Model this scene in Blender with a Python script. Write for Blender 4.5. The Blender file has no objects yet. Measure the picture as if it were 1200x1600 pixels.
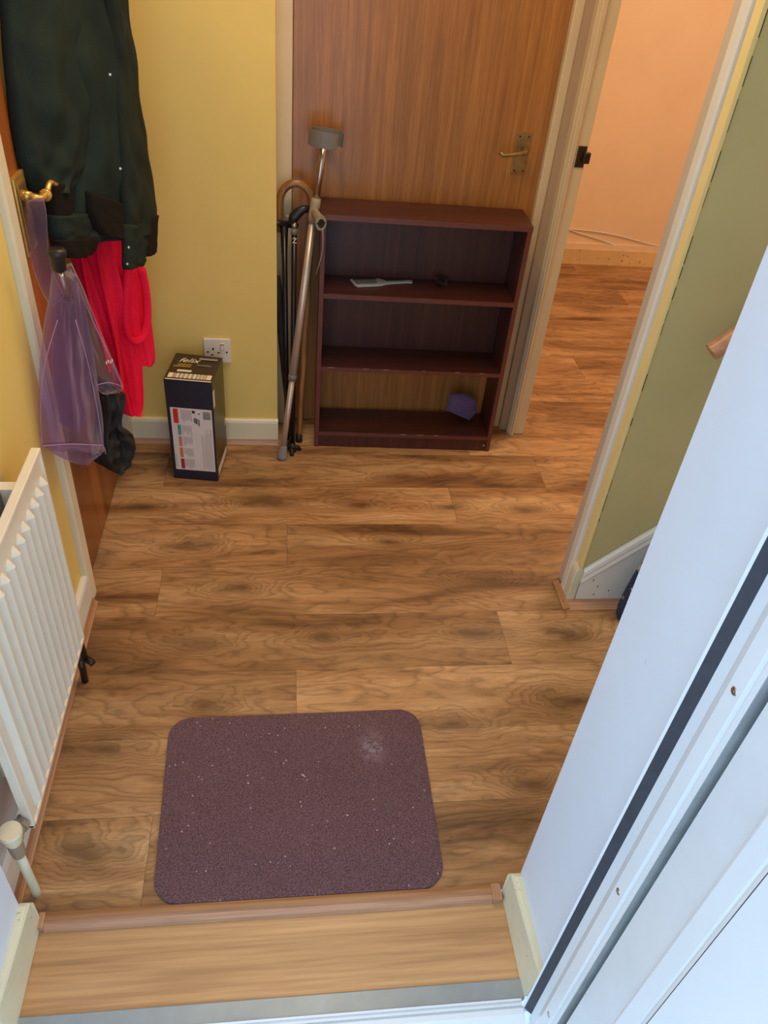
import bpy, bmesh, math, random
from mathutils import Vector, Matrix, noise as mnoise
random.seed(7)
scene = bpy.context.scene
COL = scene.collection
PI = math.pi

# ------------------------------------------------------------------ camera
CAM_R = Vector((0.99181765, -0.09865088, 0.08102929)).normalized()
CAM_F = Vector((0.127662, 0.76837008, -0.62714419)).normalized()
CAM_U = CAM_R.cross(CAM_F).normalized()
CAM_P = Vector((0, 0, 1.58))
FPX = 1219.183
cd = bpy.data.cameras.new('camera')
cam = bpy.data.objects.new('camera', cd)
COL.objects.link(cam)
m3 = Matrix((CAM_R, CAM_U, -CAM_F)).transposed()
cam.matrix_world = Matrix.Translation(CAM_P) @ m3.to_4x4()
cd.sensor_fit = 'VERTICAL'
cd.sensor_height = 36
cd.lens = FPX / 1600 * 36
cd.clip_start = 0.02
scene.camera = cam

# ------------------------------------------------------------------ world, lights, exposure
scene.view_settings.view_transform = 'Standard'
scene.view_settings.look = 'None'
scene.view_settings.gamma = 1
scene.view_settings.exposure = 0.0
w = bpy.data.worlds.new('daylight')
scene.world = w
w.use_nodes = True
bgn = w.node_tree.nodes['Background']
bgn.inputs[0].default_value = (0.60, 0.79, 1.0, 1)
bgn.inputs[1].default_value = 2.15


def lamp(name, kind, loc, energy, color, size=0.2, rot=None, size_y=None):
    l = bpy.data.lights.new(name, kind)
    l.energy = energy
    l.color = color
    if kind == 'POINT':
        l.shadow_soft_size = size
    if kind == 'AREA':
        l.size = size
        if size_y:
            l.shape = 'RECTANGLE'
            l.size_y = size_y
    o = bpy.data.objects.new(name, l)
    o.location = loc
    if rot:
        o.rotation_euler = rot
    COL.objects.link(o)
    return o


lamp('hall_ceiling_light', 'AREA', (0.12, 1.75, 2.33), 15, (1.0, 0.77, 0.46), 0.5)
lamp('side_room_ceiling_light', 'AREA', (1.75, 2.7, 2.33), 27, (1.0, 0.75, 0.50), 1.0)
lamp('stairwell_fill_light', 'AREA', (1.75, 1.12, 2.33), 6, (1.0, 0.93, 0.84), 0.5)  # unseen fill added to brighten the olive stair wall


# ------------------------------------------------------------------ placing helpers (a pixel ray met with a real plane)
def ray(px, py):
    return (CAM_F + CAM_R * ((px - 600) / FPX) - CAM_U * ((py - 800) / FPX))


def at(px, py, A, B=None):
    """A=('x',v)|('y',v)|('z',v) or two plan points of a vertical plane"""
    d = ray(px, py)
    if B is None:
        i = 'xyz'.index(A[0])
        return CAM_P + d * ((A[1] - CAM_P[i]) / d[i])
    n = Vector((B[1] - A[1], -(B[0] - A[0]), 0)).normalized()
    t = (Vector((A[0], A[1], 0)) - CAM_P).dot(n) / d.dot(n)
    return CAM_P + d * t


# ------------------------------------------------------------------ materials
def srgb(r, g, b):
    f = lambda c: (c / 255 / 12.92) if c / 255 <= 0.04045 else ((c / 255 + 0.055) / 1.055) ** 2.4
    return (f(r), f(g), f(b), 1)


def new_mat(name):
    m = bpy.data.materials.new(name)
    m.use_nodes = True
    return m, m.node_tree, m.node_tree.nodes['Principled BSDF']


def N(nt, kind, **kw):
    n = nt.nodes.new(kind)
    for k, v in kw.items():
        if k == 'inp':
            for i, val in v.items():
                n.inputs[i].default_value = val
        else:
            setattr(n, k, v)
    return n


def math_n(nt, op, a, b=None, c=None, clamp=False):
    n = nt.nodes.new('ShaderNodeMath')
    n.operation = op
    n.use_clamp = clamp
    for i, v in enumerate((a, b, c)):
        if v is None:
            continue
        if isinstance(v, (int, float)):
            n.inputs[i].default_value = v
        else:
            nt.links.new(v, n.inputs[i])
    return n.outputs[0]


def mixc(nt, fac, a, b, mode='MIX'):
    n = nt.nodes.new('ShaderNodeMix')
    n.data_type = 'RGBA'
    n.blend_type = mode
    for idx, v in ((0, fac), (6, a), (7, b)):
        if isinstance(v, (int, float, tuple)):
            n.inputs[idx].default_value = v
        else:
            nt.links.new(v, n.inputs[idx])
    return n.outputs[2]


def ramp(nt, fac, stops):
    n = nt.nodes.new('ShaderNodeValToRGB')
    el = n.color_ramp.elements
    while len(el) < len(stops):
        el.new(0.5)
    for e, (p, c) in zip(el, stops):
        e.position = p
        e.color = c if len(c) == 4 else (*c, 1)
    nt.links.new(fac, n.inputs[0])
    return n.outputs[0]


def texco(nt, scale=(1, 1, 1), out='Object', rot=(0, 0, 0)):
    tc = nt.nodes.new('ShaderNodeTexCoord')
    mp = nt.nodes.new('ShaderNodeMapping')
    mp.inputs['Scale'].default_value = scale
    mp.inputs['Rotation'].default_value = rot
    nt.links.new(tc.outputs[out], mp.inputs[0])
    return mp.outputs[0]


def noise(nt, vec, scale, detail=3, rough=0.5, dist=0):
    n = nt.nodes.new('ShaderNodeTexNoise')
    n.inputs['Scale'].default_value = scale
    n.inputs['Detail'].default_value = detail
    n.inputs['Roughness'].default_value = rough
    n.inputs['Distortion'].default_value = dist
    nt.links.new(vec, n.inputs['Vector'])
    return n.outputs[0]


def bump(nt, bsdf, h, strength=0.2, dist=0.002):
    b = nt.nodes.new('ShaderNodeBump')
    b.inputs['Strength'].default_value = strength
    b.inputs['Distance'].default_value = dist
    nt.links.new(h, b.inputs['Height'])
    nt.links.new(b.outputs[0], bsdf.inputs['Normal'])


def plain(name, col, rough=0.5, metal=0.0, var=0.06, nscale=12, bmp=0.05, spec=0.5, coat=0.0):
    m, nt, b = new_mat(name)
    v = texco(nt)
    f = noise(nt, v, nscale, 4, 0.6)
    d = tuple(max(0, c * (1 - var * 2)) for c in col[:3]) + (1,)
    l = tuple(min(1, c * (1 + var * 2)) for c in col[:3]) + (1,)
    nt.links.new(ramp(nt, f, [(0.3, d), (0.7, l)]), b.inputs['Base Color'])
    b.inputs['Roughness'].default_value = rough
    b.inputs['Metallic'].default_value = metal
    b.inputs['Specular IOR Level'].default_value = spec
    b.inputs['Coat Weight'].default_value = coat
    if bmp:
        bump(nt, b, noise(nt, v, nscale * 12, 2), bmp, 0.001)
    return m


def paint(name, col, chip=None, chip_amt=0.0, rough=0.45, dirt=0.08):
    """gloss or matt paint with mottling and optional chips of a second colour"""
    m, nt, b = new_mat(name)
    v = texco(nt)
    f = noise(nt, v, 5, 5, 0.6)
    d = tuple(c * (1 - dirt * 2) for c in col[:3]) + (1,)
    c = ramp(nt, f, [(0.3, d), (0.65, col)])
    if chip:
        cf = noise(nt, v, 38, 6, 0.7)
        k = ramp(nt, cf, [(chip_amt, (1, 1, 1)), (chip_amt + 0.02, (0, 0, 0))])
        c = mixc(nt, k, c, chip)
    nt.links.new(c, b.inputs['Base Color'])
    b.inputs['Roughness'].default_value = rough
    bump(nt, b, noise(nt, v, 90, 2), 0.06, 0.001)
    return m


def veneer(name, dark, light, rough=0.38, axis='z', fine=1.0, coat=0.0):
    """straight grained wood veneer, grain along the given axis"""
    m, nt, b = new_mat(name)
    sc = {'z': (26, 26, 0.7), 'x': (0.9, 26, 26), 'y': (26, 0.9, 26)}[axis]
    v = texco(nt, tuple(s * fine for s in sc))
    f1 = noise(nt, v, 1.0, 5, 0.65, 0.4)
    v2 = texco(nt, tuple(s * 6 * fine for s in sc))
    f2 = noise(nt, v2, 1.0, 3, 0.6)
    v3 = texco(nt, {'z': (5, 5, 0.1), 'x': (0.1, 5, 5), 'y': (5, 0.1, 5)}[axis])
    f3 = noise(nt, v3, 1.0, 2, 0.5)
    mid = tuple((a + c) / 2 for a, c in zip(dark, light))
    c1 = ramp(nt, f1, [(0.3, dark), (0.5, mid), (0.7, light)])
    c2 = ramp(nt, f2, [(0.35, (0.62, 0.58, 0.55)), (0.6, (1, 1, 1))])
    c3 = ramp(nt, f3, [(0.3, (0.82, 0.78, 0.74)), (0.7, (1.1, 1.08, 1.05))])
    c = mixc(nt, 0.6, c1, c2, 'MULTIPLY')
    c = mixc(nt, 1.0, c, c3, 'MULTIPLY')
    nt.links.new(c, b.inputs['Base Color'])
    b.inputs['Roughness'].default_value = rough
    b.inputs['Coat Weight'].default_value = coat
    bump(nt, b, f2, 0.08, 0.001)
    return m


def laminate(name, dark, mid, light, knots=(), rough=0.36, plank_uv=True):
    """oak laminate boards. UV = board-local metres, vertex colour = board randomness"""
    m, nt, b = new_mat(name)
    tc = nt.nodes.new('ShaderNodeTexCoord')
    sep = nt.nodes.new('ShaderNodeSeparateXYZ')
    nt.links.new(tc.outputs['Object'], sep.inputs[0])
    X, Y = sep.outputs[0], sep.outputs[1]
    at_ = nt.nodes.new('ShaderNodeAttribute')
    at_.attribute_name = 'board'
    asep = nt.nodes.new('ShaderNodeSeparateColor')
    nt.links.new(at_.outputs['Color'], asep.inputs[0])
    R1, R2, R3 = asep.outputs[0], asep.outputs[1], asep.outputs[2]
    comb = nt.nodes.new('ShaderNodeCombineXYZ')
    nt.links.new(X, comb.inputs[0])
    nt.links.new(Y, comb.inputs[1])
    nt.links.new(math_n(nt, 'MULTIPLY', R1, 40.0), comb.inputs[2])
    P = comb.outputs[0]

    def mapped(sx, sy):
        mp = nt.nodes.new('ShaderNodeMapping')
        mp.inputs['Scale'].default_value = (sx, sy, 1)
        nt.links.new(P, mp.inputs[0])
        return mp.outputs[0]
    wn = nt.nodes.new('ShaderNodeTexNoise')
    wn.inputs['Scale'].default_value = 1.0
    wn.inputs['Detail'].default_value = 3
    nt.links.new(mapped(9, 14), wn.inputs['Vector'])
    ws = nt.nodes.new('ShaderNodeSeparateColor')
    nt.links.new(wn.outputs['Color'], ws.inputs[0])
    wob1 = math_n(nt, 'MULTIPLY', math_n(nt, 'SUBTRACT', ws.outputs[0], 0.5), 0.075)
    wob2 = math_n(nt, 'MULTIPLY', math_n(nt, 'SUBTRACT', ws.outputs[1], 0.5), 0.075)
    # knots: swirls that bend the growth rings round them
    ksum = None
    kdark = None
    for (kx, ky, ks) in knots:
        dx = math_n(nt, 'MULTIPLY', math_n(nt, 'SUBTRACT', X, kx), 0.42 / ks)
        dy = math_n(nt, 'MULTIPLY', math_n(nt, 'SUBTRACT', Y, ky), 1.15 / ks)
        dx = math_n(nt, 'ADD', dx, wob1)
        dy = math_n(nt, 'ADD', dy, wob2)
        r2 = math_n(nt, 'ADD', math_n(nt, 'MULTIPLY', dx, dx), math_n(nt, 'MULTIPLY', dy, dy))
        e = math_n(nt, 'EXPONENT', math_n(nt, 'MULTIPLY', r2, -400.0))
        e2 = math_n(nt, 'EXPONENT', math_n(nt, 'MULTIPLY', r2, -1500.0))
        ksum = e if ksum is None else math_n(nt, 'ADD', ksum, e)
        kdark = e2 if kdark is None else math_n(nt, 'ADD', kdark, e2)
    n_w = noise(nt, mapped(1.7, 6.0), 1.0, 3, 0.5, 0.3)
    n_w2 = noise(nt, mapped(7, 22), 1.0, 3, 0.5)
    rings = math_n(nt, 'ADD', math_n(nt, 'MULTIPLY', n_w, 9.0), math_n(nt, 'MULTIPLY', n_w2, 1.1))
    rings = math_n(nt, 'ADD', rings, math_n(nt, 'MULTIPLY', Y, 14.0))
    if ksum is not None:
        rings = math_n(nt, 'ADD', rings, math_n(nt, 'MULTIPLY', ksum, 3.3))
    fr = math_n(nt, 'FRACT', math_n(nt, 'MULTIPLY', rings, 1.7))
    ringv = ramp(nt, fr, [(0.0, (0.25, 0.25, 0.25)), (0.22, (0.75, 0.75, 0.75)), (0.7, (1, 1, 1)), (0.93, (0.55, 0.55, 0.55)), (1.0, (0.25, 0.25, 0.25))])
    broad = noise(nt, mapped(1.6, 9.0), 1.0, 4, 0.6, 0.5)
    fine = noise(nt, mapped(9, 260), 1.0, 3, 0.7)
    pores = noise(nt, mapped(45, 800), 1.0, 2, 0.6)
    base = ramp(nt, broad, [(0.30, dark), (0.47, mid), (0.66, light)])
    c = mixc(nt, 0.50, base, ringv, 'MULTIPLY')
    c = mixc(nt, 0.45, c, ramp(nt, fine, [(0.3, (0.55, 0.5, 0.45)), (0.62, (1, 1, 1))]), 'MULTIPLY')
    c = mixc(nt, 0.35, c, ramp(nt, pores, [(0.36, (0.4, 0.36, 0.32)), (0.5, (1, 1, 1))]), 'MULTIPLY')
    bv = ramp(nt, R2, [(0.0, (0.80, 0.76, 0.72)), (1.0, (1.14, 1.12, 1.10))])
    c = mixc(nt, 1.0, c, bv, 'MULTIPLY')
    if kdark is not None:
        kk = math_n(nt, 'MULTIPLY', kdark, math_n(nt, 'ADD', 0.3, math_n(nt, 'MULTIPLY', n_w2, 0.9)), clamp=True)
        c = mixc(nt, kk, c, tuple(x * 0.42 for x in dark[:3]) + (1,))
        kk2 = math_n(nt, 'MULTIPLY', ksum, math_n(nt, 'MULTIPLY', broad, 0.50), clamp=True)
        c = mixc(nt, kk2, c, dark)
    # joint lines
    uv = nt.nodes.new('ShaderNodeUVMap')
    us = nt.nodes.new('ShaderNodeSeparateXYZ')
    nt.links.new(uv.outputs[0], us.inputs[0])
    g = math_n(nt, 'LESS_THAN', us.outputs[0], 0.0012)
    g = math_n(nt, 'MAXIMUM', g, math_n(nt, 'LESS_THAN', us.outputs[1], 0.0010))
    c = mixc(nt, math_n(nt, 'MULTIPLY', g, 0.62), c, srgb(50, 28, 14))
    nt.links.new(c, b.inputs['Base Color'])
    rr = ramp(nt, fine, [(0.3, (rough + 0.12,) * 3), (0.7, (rough,) * 3)])
    nt.links.new(rr, b.inputs['Roughness'])
    b.inputs['Specular IOR Level'].default_value = 0.45
    bump(nt, b, math_n(nt, 'SUBTRACT', fine, math_n(nt, 'MULTIPLY', g, 2.0)), 0.12, 0.001)
    return m


def fabric(name, col, col2=None, scale=220, bmp=0.3, rough=0.85, sheen=0.2, var=6):
    m, nt, b = new_mat(name)
    v = texco(nt)
    f = noise(nt, v, scale, 3, 0.6)
    g = noise(nt, v, var, 3, 0.5)
    col2 = col2 or tuple(c * 0.6 for c in col[:3]) + (1,)
    c = ramp(nt, math_n(nt, 'ADD', math_n(nt, 'MULTIPLY', f, 0.5), math_n(nt, 'MULTIPLY', g, 0.5)), [(0.38, col2), (0.62, col)])
    nt.links.new(c, b.inputs['Base Color'])
    b.inputs['Roughness'].default_value = rough
    b.inputs['Sheen Weight'].default_value = sheen
    b.inputs['Specular IOR Level'].default_value = 0.25
    bump(nt, b, f, bmp, 0.001)
    return m


M = {}
M['yellow'] = paint('yellow_wall_paint', srgb(232, 200, 112), None, 0, 0.6, 0.03)
M['olive'] = paint('olive_wall_paint', srgb(196, 184, 132), srgb(225, 205, 150), 0.24, 0.6, 0.04)
M['peach'] = paint('pale_peach_wall_paint', srgb(240, 210, 176), srgb(170, 130, 90), 0.215, 0.6, 0.03)
M['peachbase'] = paint('bare_plaster_skirting', srgb(232, 196, 140), srgb(130, 85, 45), 0.36, 0.6, 0.1)
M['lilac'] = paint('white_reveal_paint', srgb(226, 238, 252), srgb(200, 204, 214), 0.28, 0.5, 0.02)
M['cream'] = paint('cream_gloss_paint', srgb(232, 220, 188), srgb(150, 120, 80), 0.26, 0.35, 0.05)
M['whitegloss'] = paint('white_gloss_paint', srgb(232, 230, 222), srgb(160, 145, 125), 0.25, 0.35, 0.04)
M['oldcream'] = paint('chipped_cream_paint', srgb(226, 222, 192), srgb(172, 150, 120), 0.34, 0.45, 0.08)
M['jamb'] = paint('door_lining_paint', srgb(214, 190, 150), srgb(140, 105, 65), 0.24, 0.4, 0.05)
M['jambshade'] = paint('shaded_jamb_brown', srgb(176, 146, 114), None, 0, 0.5, 0.05)  # brown puts the shade of the recessed jamb strip into the colour
M['paleyellow'] = paint('pale_yellow_paint', srgb(238, 216, 150), None, 0, 0.5, 0.03)
M['pinkgrey'] = paint('shaded_lining_paint', srgb(204, 190, 172), srgb(160, 135, 120), 0.24, 0.4, 0.03)  # pinkish grey carries the shade on the lining edge
M['ceil'] = paint('ceiling_paint', srgb(238, 232, 220), None, 0, 0.7, 0.02)
M['teak'] = veneer('orange_brown_veneer', srgb(142, 92, 44), srgb(182, 124, 66), 0.36, 'z', 2.2, 0.1)
M['teakdark'] = veneer('left_door_veneer', srgb(112, 58, 20), srgb(168, 98, 44), 0.32, 'z', 0.6, 0.15)
M['mahog'] = veneer('dark_mahogany_board', srgb(56, 25, 18), srgb(86, 40, 28), 0.42, 'x', 1.0, 0.1)
M['mahogside'] = veneer('dark_mahogany_side', srgb(56, 25, 20), srgb(86, 42, 32), 0.42, 'z', 1.0, 0.1)
M['mahogedge'] = plain('mahogany_edging', srgb(98, 50, 42), 0.4, 0, 0.06, 30)
M['scotia'] = veneer('pinkish_beech_beading', srgb(178, 130, 100), srgb(214, 168, 134), 0.4, 'x', 1.2)
M['scotiay'] = veneer('pinkish_beech_beading_lengthwise', srgb(168, 122, 90), srgb(206, 158, 122), 0.4, 'y', 1.2)
M['nosing'] = veneer('wood_nosing', srgb(148, 102, 66), srgb(188, 138, 96), 0.4, 'x', 1.0)
M['radiator'] = plain('cream_white_enamel', srgb(232, 222, 202), 0.3, 0, 0.02, 8, 0.02)
M['upvc'] = plain('white_upvc', srgb(232, 240, 246), 0.3, 0, 0.01, 8, 0.02)
M['upvcgrey'] = plain('pale_grey_upvc', srgb(222, 228, 232), 0.35, 0, 0.02, 8, 0.02)
M['gasket'] = plain('dark_rubber_gasket', srgb(52, 54, 64), 0.6, 0, 0.1, 40)
M['recess'] = plain('frame_recess_shade_grey', srgb(150, 156, 158), 0.6, 0, 0.08, 12)  # grey stands in for shade on the side of the jamb
M['alu'] = plain('grey_aluminium', srgb(150, 160, 166), 0.4, 0.4, 0.04, 20, 0.03)
M['steel'] = plain('brushed_steel', srgb(190, 182, 172), 0.25, 1.0, 0.04, 30, 0.03)
M['crutchal'] = plain('bronze_tinted_aluminium', srgb(206, 190, 176), 0.38, 0.6, 0.04, 20, 0.02)
M['brass'] = plain('polished_brass', srgb(222, 180, 98), 0.25, 0.6, 0.08, 30, 0.02)
M['oldbrass'] = plain('tarnished_brass', srgb(150, 122, 78), 0.38, 0.6, 0.15, 40, 0.1)
M['darksteel'] = plain('dark_steel', srgb(70, 58, 48), 0.4, 0.9, 0.2, 60, 0.1)
M['greyplastic'] = plain('grey_plastic', srgb(112, 108, 104), 0.5, 0, 0.05, 20)
M['lightgreyplastic'] = plain('pale_grey_plastic', srgb(150, 134, 112), 0.5, 0, 0.05, 20)
M['rubbergrey'] = plain('grey_rubber', srgb(128, 124, 120), 0.7, 0, 0.06, 30)
M['black'] = plain('black_plastic', srgb(26, 24, 24), 0.4, 0, 0.1, 30)
M['blackmetal'] = plain('black_lacquered_metal', srgb(30, 26, 30), 0.3, 0.3, 0.1, 30)
M['bamboo'] = veneer('varnished_cane_wood', srgb(120, 76, 34), srgb(178, 126, 70), 0.35, 'z', 1.0, 0.2)
M['comb'] = plain('pale_grey_blue_plastic', srgb(176, 184, 186), 0.35, 0, 0.03, 20)
M['purplecloth'] = fabric('purple_cloth', srgb(110, 86, 126), srgb(84, 64, 100), 150, 0.3)
M['hair'] = fabric('dark_hair_tie', srgb(30, 26, 22), srgb(14, 12, 10), 150, 0.4)
M['socket'] = plain('white_socket_plastic', srgb(228, 216, 200), 0.35, 0, 0.02, 10, 0.02)
M['darkhole'] = plain('dark_hole', srgb(22, 18, 14), 0.8, 0, 0.05, 20)
M['navybox'] = plain('navy_card', srgb(26, 30, 46), 0.45, 0, 0.06, 16)
M['boxtop'] = plain('dark_brown_card', srgb(52, 38, 26), 0.4, 0, 0.1, 16)
M['boxside'] = None
M['label'] = plain('white_label_paper', srgb(224, 212, 202), 0.5, 0, 0.02, 16)
M['labelgrey'] = plain('grey_print', srgb(160, 150, 142), 0.6, 0, 0.05, 60)
M['labeldark'] = plain('black_print', srgb(48, 42, 40), 0.6, 0, 0.05, 60)
M['red'] = plain('red_print', srgb(206, 44, 30), 0.5, 0, 0.04, 30)
M['teal'] = plain('teal_print', srgb(90, 150, 150), 0.5, 0, 0.04, 30)
M['rose'] = plain('rose_print', srgb(214, 120, 112), 0.5, 0, 0.04, 30)
M['orange'] = plain('orange_print', srgb(204, 116, 66), 0.5, 0, 0.04, 30)
M['crimson'] = plain('crimson_print', srgb(160, 40, 48), 0.5, 0, 0.04, 30)
M['gold'] = plain('gold_print', srgb(176, 140, 60), 0.4, 0, 0.05, 30)
M['whiteprint'] = plain('white_print', srgb(236, 226, 208), 0.5, 0, 0.02, 30)
M['robe'] = fabric('hot_red_towelling', srgb(255, 34, 78), srgb(236, 14, 52), 260, 0.6, 0.95, 0.0)
M['jacket'] = fabric('dark_green_nylon', srgb(34, 46, 38), srgb(26, 37, 32), 300, 0.12, 0.8, 0.0, 9)
M['jacketflap'] = fabric('olive_black_nylon', srgb(40, 44, 32), srgb(30, 36, 27), 300, 0.12, 0.8, 0.0, 9)
M['rib'] = fabric('dark_brown_ribbing', srgb(34, 22, 16), srgb(20, 13, 9), 400, 0.4, 0.9, 0.0)
M['blackfabric'] = fabric('black_umbrella_nylon', srgb(50, 47, 44), srgb(30, 28, 27), 300, 0.15, 0.7, 0.0, 9)
M['grout'] = plain('concrete', srgb(150, 146, 140), 0.8, 0, 0.1, 20)


def box_side_mat():
    m, nt, b = new_mat('printed_olive_brown_card')
    v = texco(nt, (14, 14, 5))
    f = noise(nt, v, 1.0, 5, 0.65, 0.6)
    c = ramp(nt, f, [(0.30, srgb(28, 26, 34)), (0.45, srgb(70, 66, 34)), (0.58, srgb(58, 44, 26)), (0.70, srgb(120, 104, 72))])
    nt.links.new(c, b.inputs['Base Color'])
    b.inputs['Roughness'].default_value = 0.35
    return m


M['boxside'] = box_side_mat()


def mat_carpet():
    m, nt, b = new_mat('burgundy_ribbed_mat')
    v = texco(nt)
    f = noise(nt, v, 420, 3, 0.7)
    g = noise(nt, v, 5, 4, 0.6)
    c = ramp(nt, f, [(0.34, srgb(54, 35, 38)), (0.5, srgb(96, 66, 72)), (0.68, srgb(136, 104, 108))])
    c = mixc(nt, 0.5, c, ramp(nt, g, [(0.3, (0.85, 0.80, 0.82)), (0.7, (1.08, 1.06, 1.1))]), 'MULTIPLY')
    vo = nt.nodes.new('ShaderNodeTexVoronoi')
    vo.inputs['Scale'].default_value = 58
    nt.links.new(v, vo.inputs['Vector'])
    sp = math_n(nt, 'LESS_THAN', vo.outputs['Distance'], 0.10)
    pick = math_n(nt, 'GREATER_THAN', noise(nt, v, 40, 2, 0.6), 0.52)
    c = mixc(nt, math_n(nt, 'MULTIPLY', math_n(nt, 'MULTIPLY', sp, pick), 0.8), c, srgb(200, 180, 176))
    # pale chalky scuff towards the far right corner
    sep = nt.nodes.new('ShaderNodeSeparateXYZ')
    tc = nt.nodes.new('ShaderNodeTexCoord')
    nt.links.new(tc.outputs['Object'], sep.inputs[0])
    dx = math_n(nt, 'MULTIPLY', math_n(nt, 'SUBTRACT', sep.outputs[0], 0.175), 34)
    dy = math_n(nt, 'MULTIPLY', math_n(nt, 'SUBTRACT', sep.outputs[1], 0.115), 22)
    e = math_n(nt, 'EXPONENT', math_n(nt, 'MULTIPLY', math_n(nt, 'ADD', math_n(nt, 'MULTIPLY', dx, dx), math_n(nt, 'MULTIPLY', dy, dy)), -1.5))
    k = math_n(nt, 'MULTIPLY', e, math_n(nt, 'MULTIPLY', math_n(nt, 'SUBTRACT', noise(nt, v, 60, 5, 0.8), 0.42), 2.6), clamp=True)
    c = mixc(nt, k, c, srgb(190, 172, 186))
    nt.links.new(c, b.inputs['Base Color'])
    b.inputs['Roughness'].default_value = 0.95
    b.inputs['Sheen Weight'].default_value = 0.15
    bump(nt, b, f, 0.5, 0.003)
    return m


M['mat'] = mat_carpet()


def film(name, col, alpha, rough=0.12):
    """thin see-through coloured plastic sheet"""
    m, nt, b = new_mat(name)
    nt.nodes.remove(b)
    out = nt.nodes['Material Output']
    tr = N(nt, 'ShaderNodeBsdfTransparent', inp={0: col})
    pb = nt.nodes.new('ShaderNodeBsdfPrincipled')
    pb.inputs['Base Color'].default_value = tuple(c * 0.8 for c in col[:3]) + (1,)
    pb.inputs['Roughness'].default_value = rough
    pb.inputs['Specular IOR Level'].default_value = 1.0
    pb.inputs['Coat Weight'].default_value = 1.0
    pb.inputs['Coat Roughness'].default_value = 0.04
    v = texco(nt, (30, 30, 6))
    bump(nt, pb, noise(nt, v, 1.0, 3, 0.6, 1.0), 0.5, 0.01)
    lw = nt.nodes.new('ShaderNodeLayerWeight')
    lw.inputs[0].default_value = 0.35
    fac = math_n(nt, 'ADD', math_n(nt, 'MULTIPLY', math_n(nt, 'POWER', lw.outputs['Facing'], 1.6), 0.75), alpha, clamp=True)
    mx = nt.nodes.new('ShaderNodeMixShader')
    nt.links.new(fac, mx.inputs[0])
    nt.links.new(tr.outputs[0], mx.inputs[1])
    nt.links.new(pb.outputs[0], mx.inputs[2])
    nt.links.new(mx.outputs[0], out.inputs[0])
    return m


M['purplefilm'] = film('translucent_purple_plastic', (0.80, 0.68, 0.86, 1), 0.05)
M['clearfilm'] = film('clear_plastic', (0.93, 0.84, 0.90, 1), 0.03)
M['filmedge'] = plain('welded_plastic_edge', srgb(164, 128, 166), 0.3, 0, 0.05, 20)


def floral():
    m, nt, b = new_mat('navy_floral_fabric')
    v = texco(nt)
    w_ = nt.nodes.new('ShaderNodeTexChecker')
    w_.inputs['Scale'].default_value = 160
    w_.inputs[1].default_value = srgb(30, 44, 72)
    w_.inputs[2].default_value = srgb(44, 62, 92)
    nt.links.new(v, w_.inputs[0])
    vo = nt.nodes.new('ShaderNodeTexVoronoi')
    vo.inputs['Scale'].default_value = 30
    nt.links.new(v, vo.inputs['Vector'])
    sep = nt.nodes.new('ShaderNodeSeparateXYZ')
    nt.links.new(v, sep.inputs[0])
    f = math_n(nt, 'MULTIPLY', math_n(nt, 'LESS_THAN', vo.outputs['Distance'], 0.3), math_n(nt, 'GREATER_THAN', sep.outputs[2], 0.10))
    c = mixc(nt, f, w_.outputs[0], srgb(190, 170, 180))
    vo2 = nt.nodes.new('ShaderNodeTexVoronoi')
    vo2.inputs['Scale'].default_value = 62
    nt.links.new(v, vo2.inputs['Vector'])
    f2 = math_n(nt, 'MULTIPLY', math_n(nt, 'LESS_THAN', vo2.outputs['Distance'], 0.26), math_n(nt, 'GREATER_THAN', sep.outputs[2], 0.07))
    c = mixc(nt, f2, c, srgb(150, 158, 140))
    nt.links.new(c, b.inputs['Base Color'])
    b.inputs['Roughness'].default_value = 0.8
    return m


M['floral'] = floral()


def left_wall_mat():
    """yellow paint that stops raggedly beside the radiator, bare whitish plaster nearer the street door"""
    m, nt, b = new_mat('yellow_and_white_wall')
    tc = nt.nodes.new('ShaderNodeTexCoord')
    sep = nt.nodes.new('ShaderNodeSeparateXYZ')
    nt.links.new(tc.outputs['Object'], sep.inputs[0])
    n = noise(nt, tc.outputs['Object'], 9, 4, 0.6)
    e = math_n(nt, 'ADD', sep.outputs[1], math_n(nt, 'MULTIPLY', math_n(nt, 'SUBTRACT', n, 0.5), 0.16))
    e = math_n(nt, 'SUBTRACT', e, math_n(nt, 'MULTIPLY', sep.outputs[2], -0.05))
    k = ramp(nt, e, [(0.0, (0, 0, 0)), (1.0, (1, 1, 1))])
    k2 = math_n(nt, 'MULTIPLY', math_n(nt, 'SUBTRACT', e, 1.235), 25.0, clamp=True)
    c = mixc(nt, k2, srgb(214, 200, 196), srgb(232, 204, 118))
    nt.links.new(c, b.inputs['Base Color'])
    b.inputs['Roughness'].default_value = 0.6
    bump(nt, b, noise(nt, tc.outputs['Object'], 90, 2), 0.06, 0.001)
    return m


M['leftwall'] = left_wall_mat()

OAK = (srgb(112, 78, 48), srgb(174, 130, 87), srgb(212, 170, 124))
KN = [(-0.28, 1.785, 1.0), (0.252, 1.979, .9), (0.536, 1.959, .7), (0.396, 2.127, .7), (-0.047, 1.984, 1.15),
      (0.318, 1.795, .6), (0.596, 1.621, 1.0), (-0.131, 1.593, .8), (0.105, 1.408, .8), (-0.236, 1.395, 1.0),
      (0.549, 1.408, .9), (0.785, 1.402, 1.1), (0.722, 1.176, 1.1), (-0.40, 1.083, 1.1), (0.42, 1.12, 1.0),
      (-0.384, 0.84, 1.2), (0.557, 0.949, .9), (0.65, 0.76, .9), (-0.20, 1.20, 1.0), (0.79, 1.95, .7), (-0.45, 1.967, .8)]
M['floor'] = laminate('oak_laminate_boards', *OAK, knots=KN)
M['lowfloor'] = veneer('pale_oak_board', srgb(178, 134, 90), srgb(216, 172, 124), 0.4, 'x', 0.7)


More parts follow.
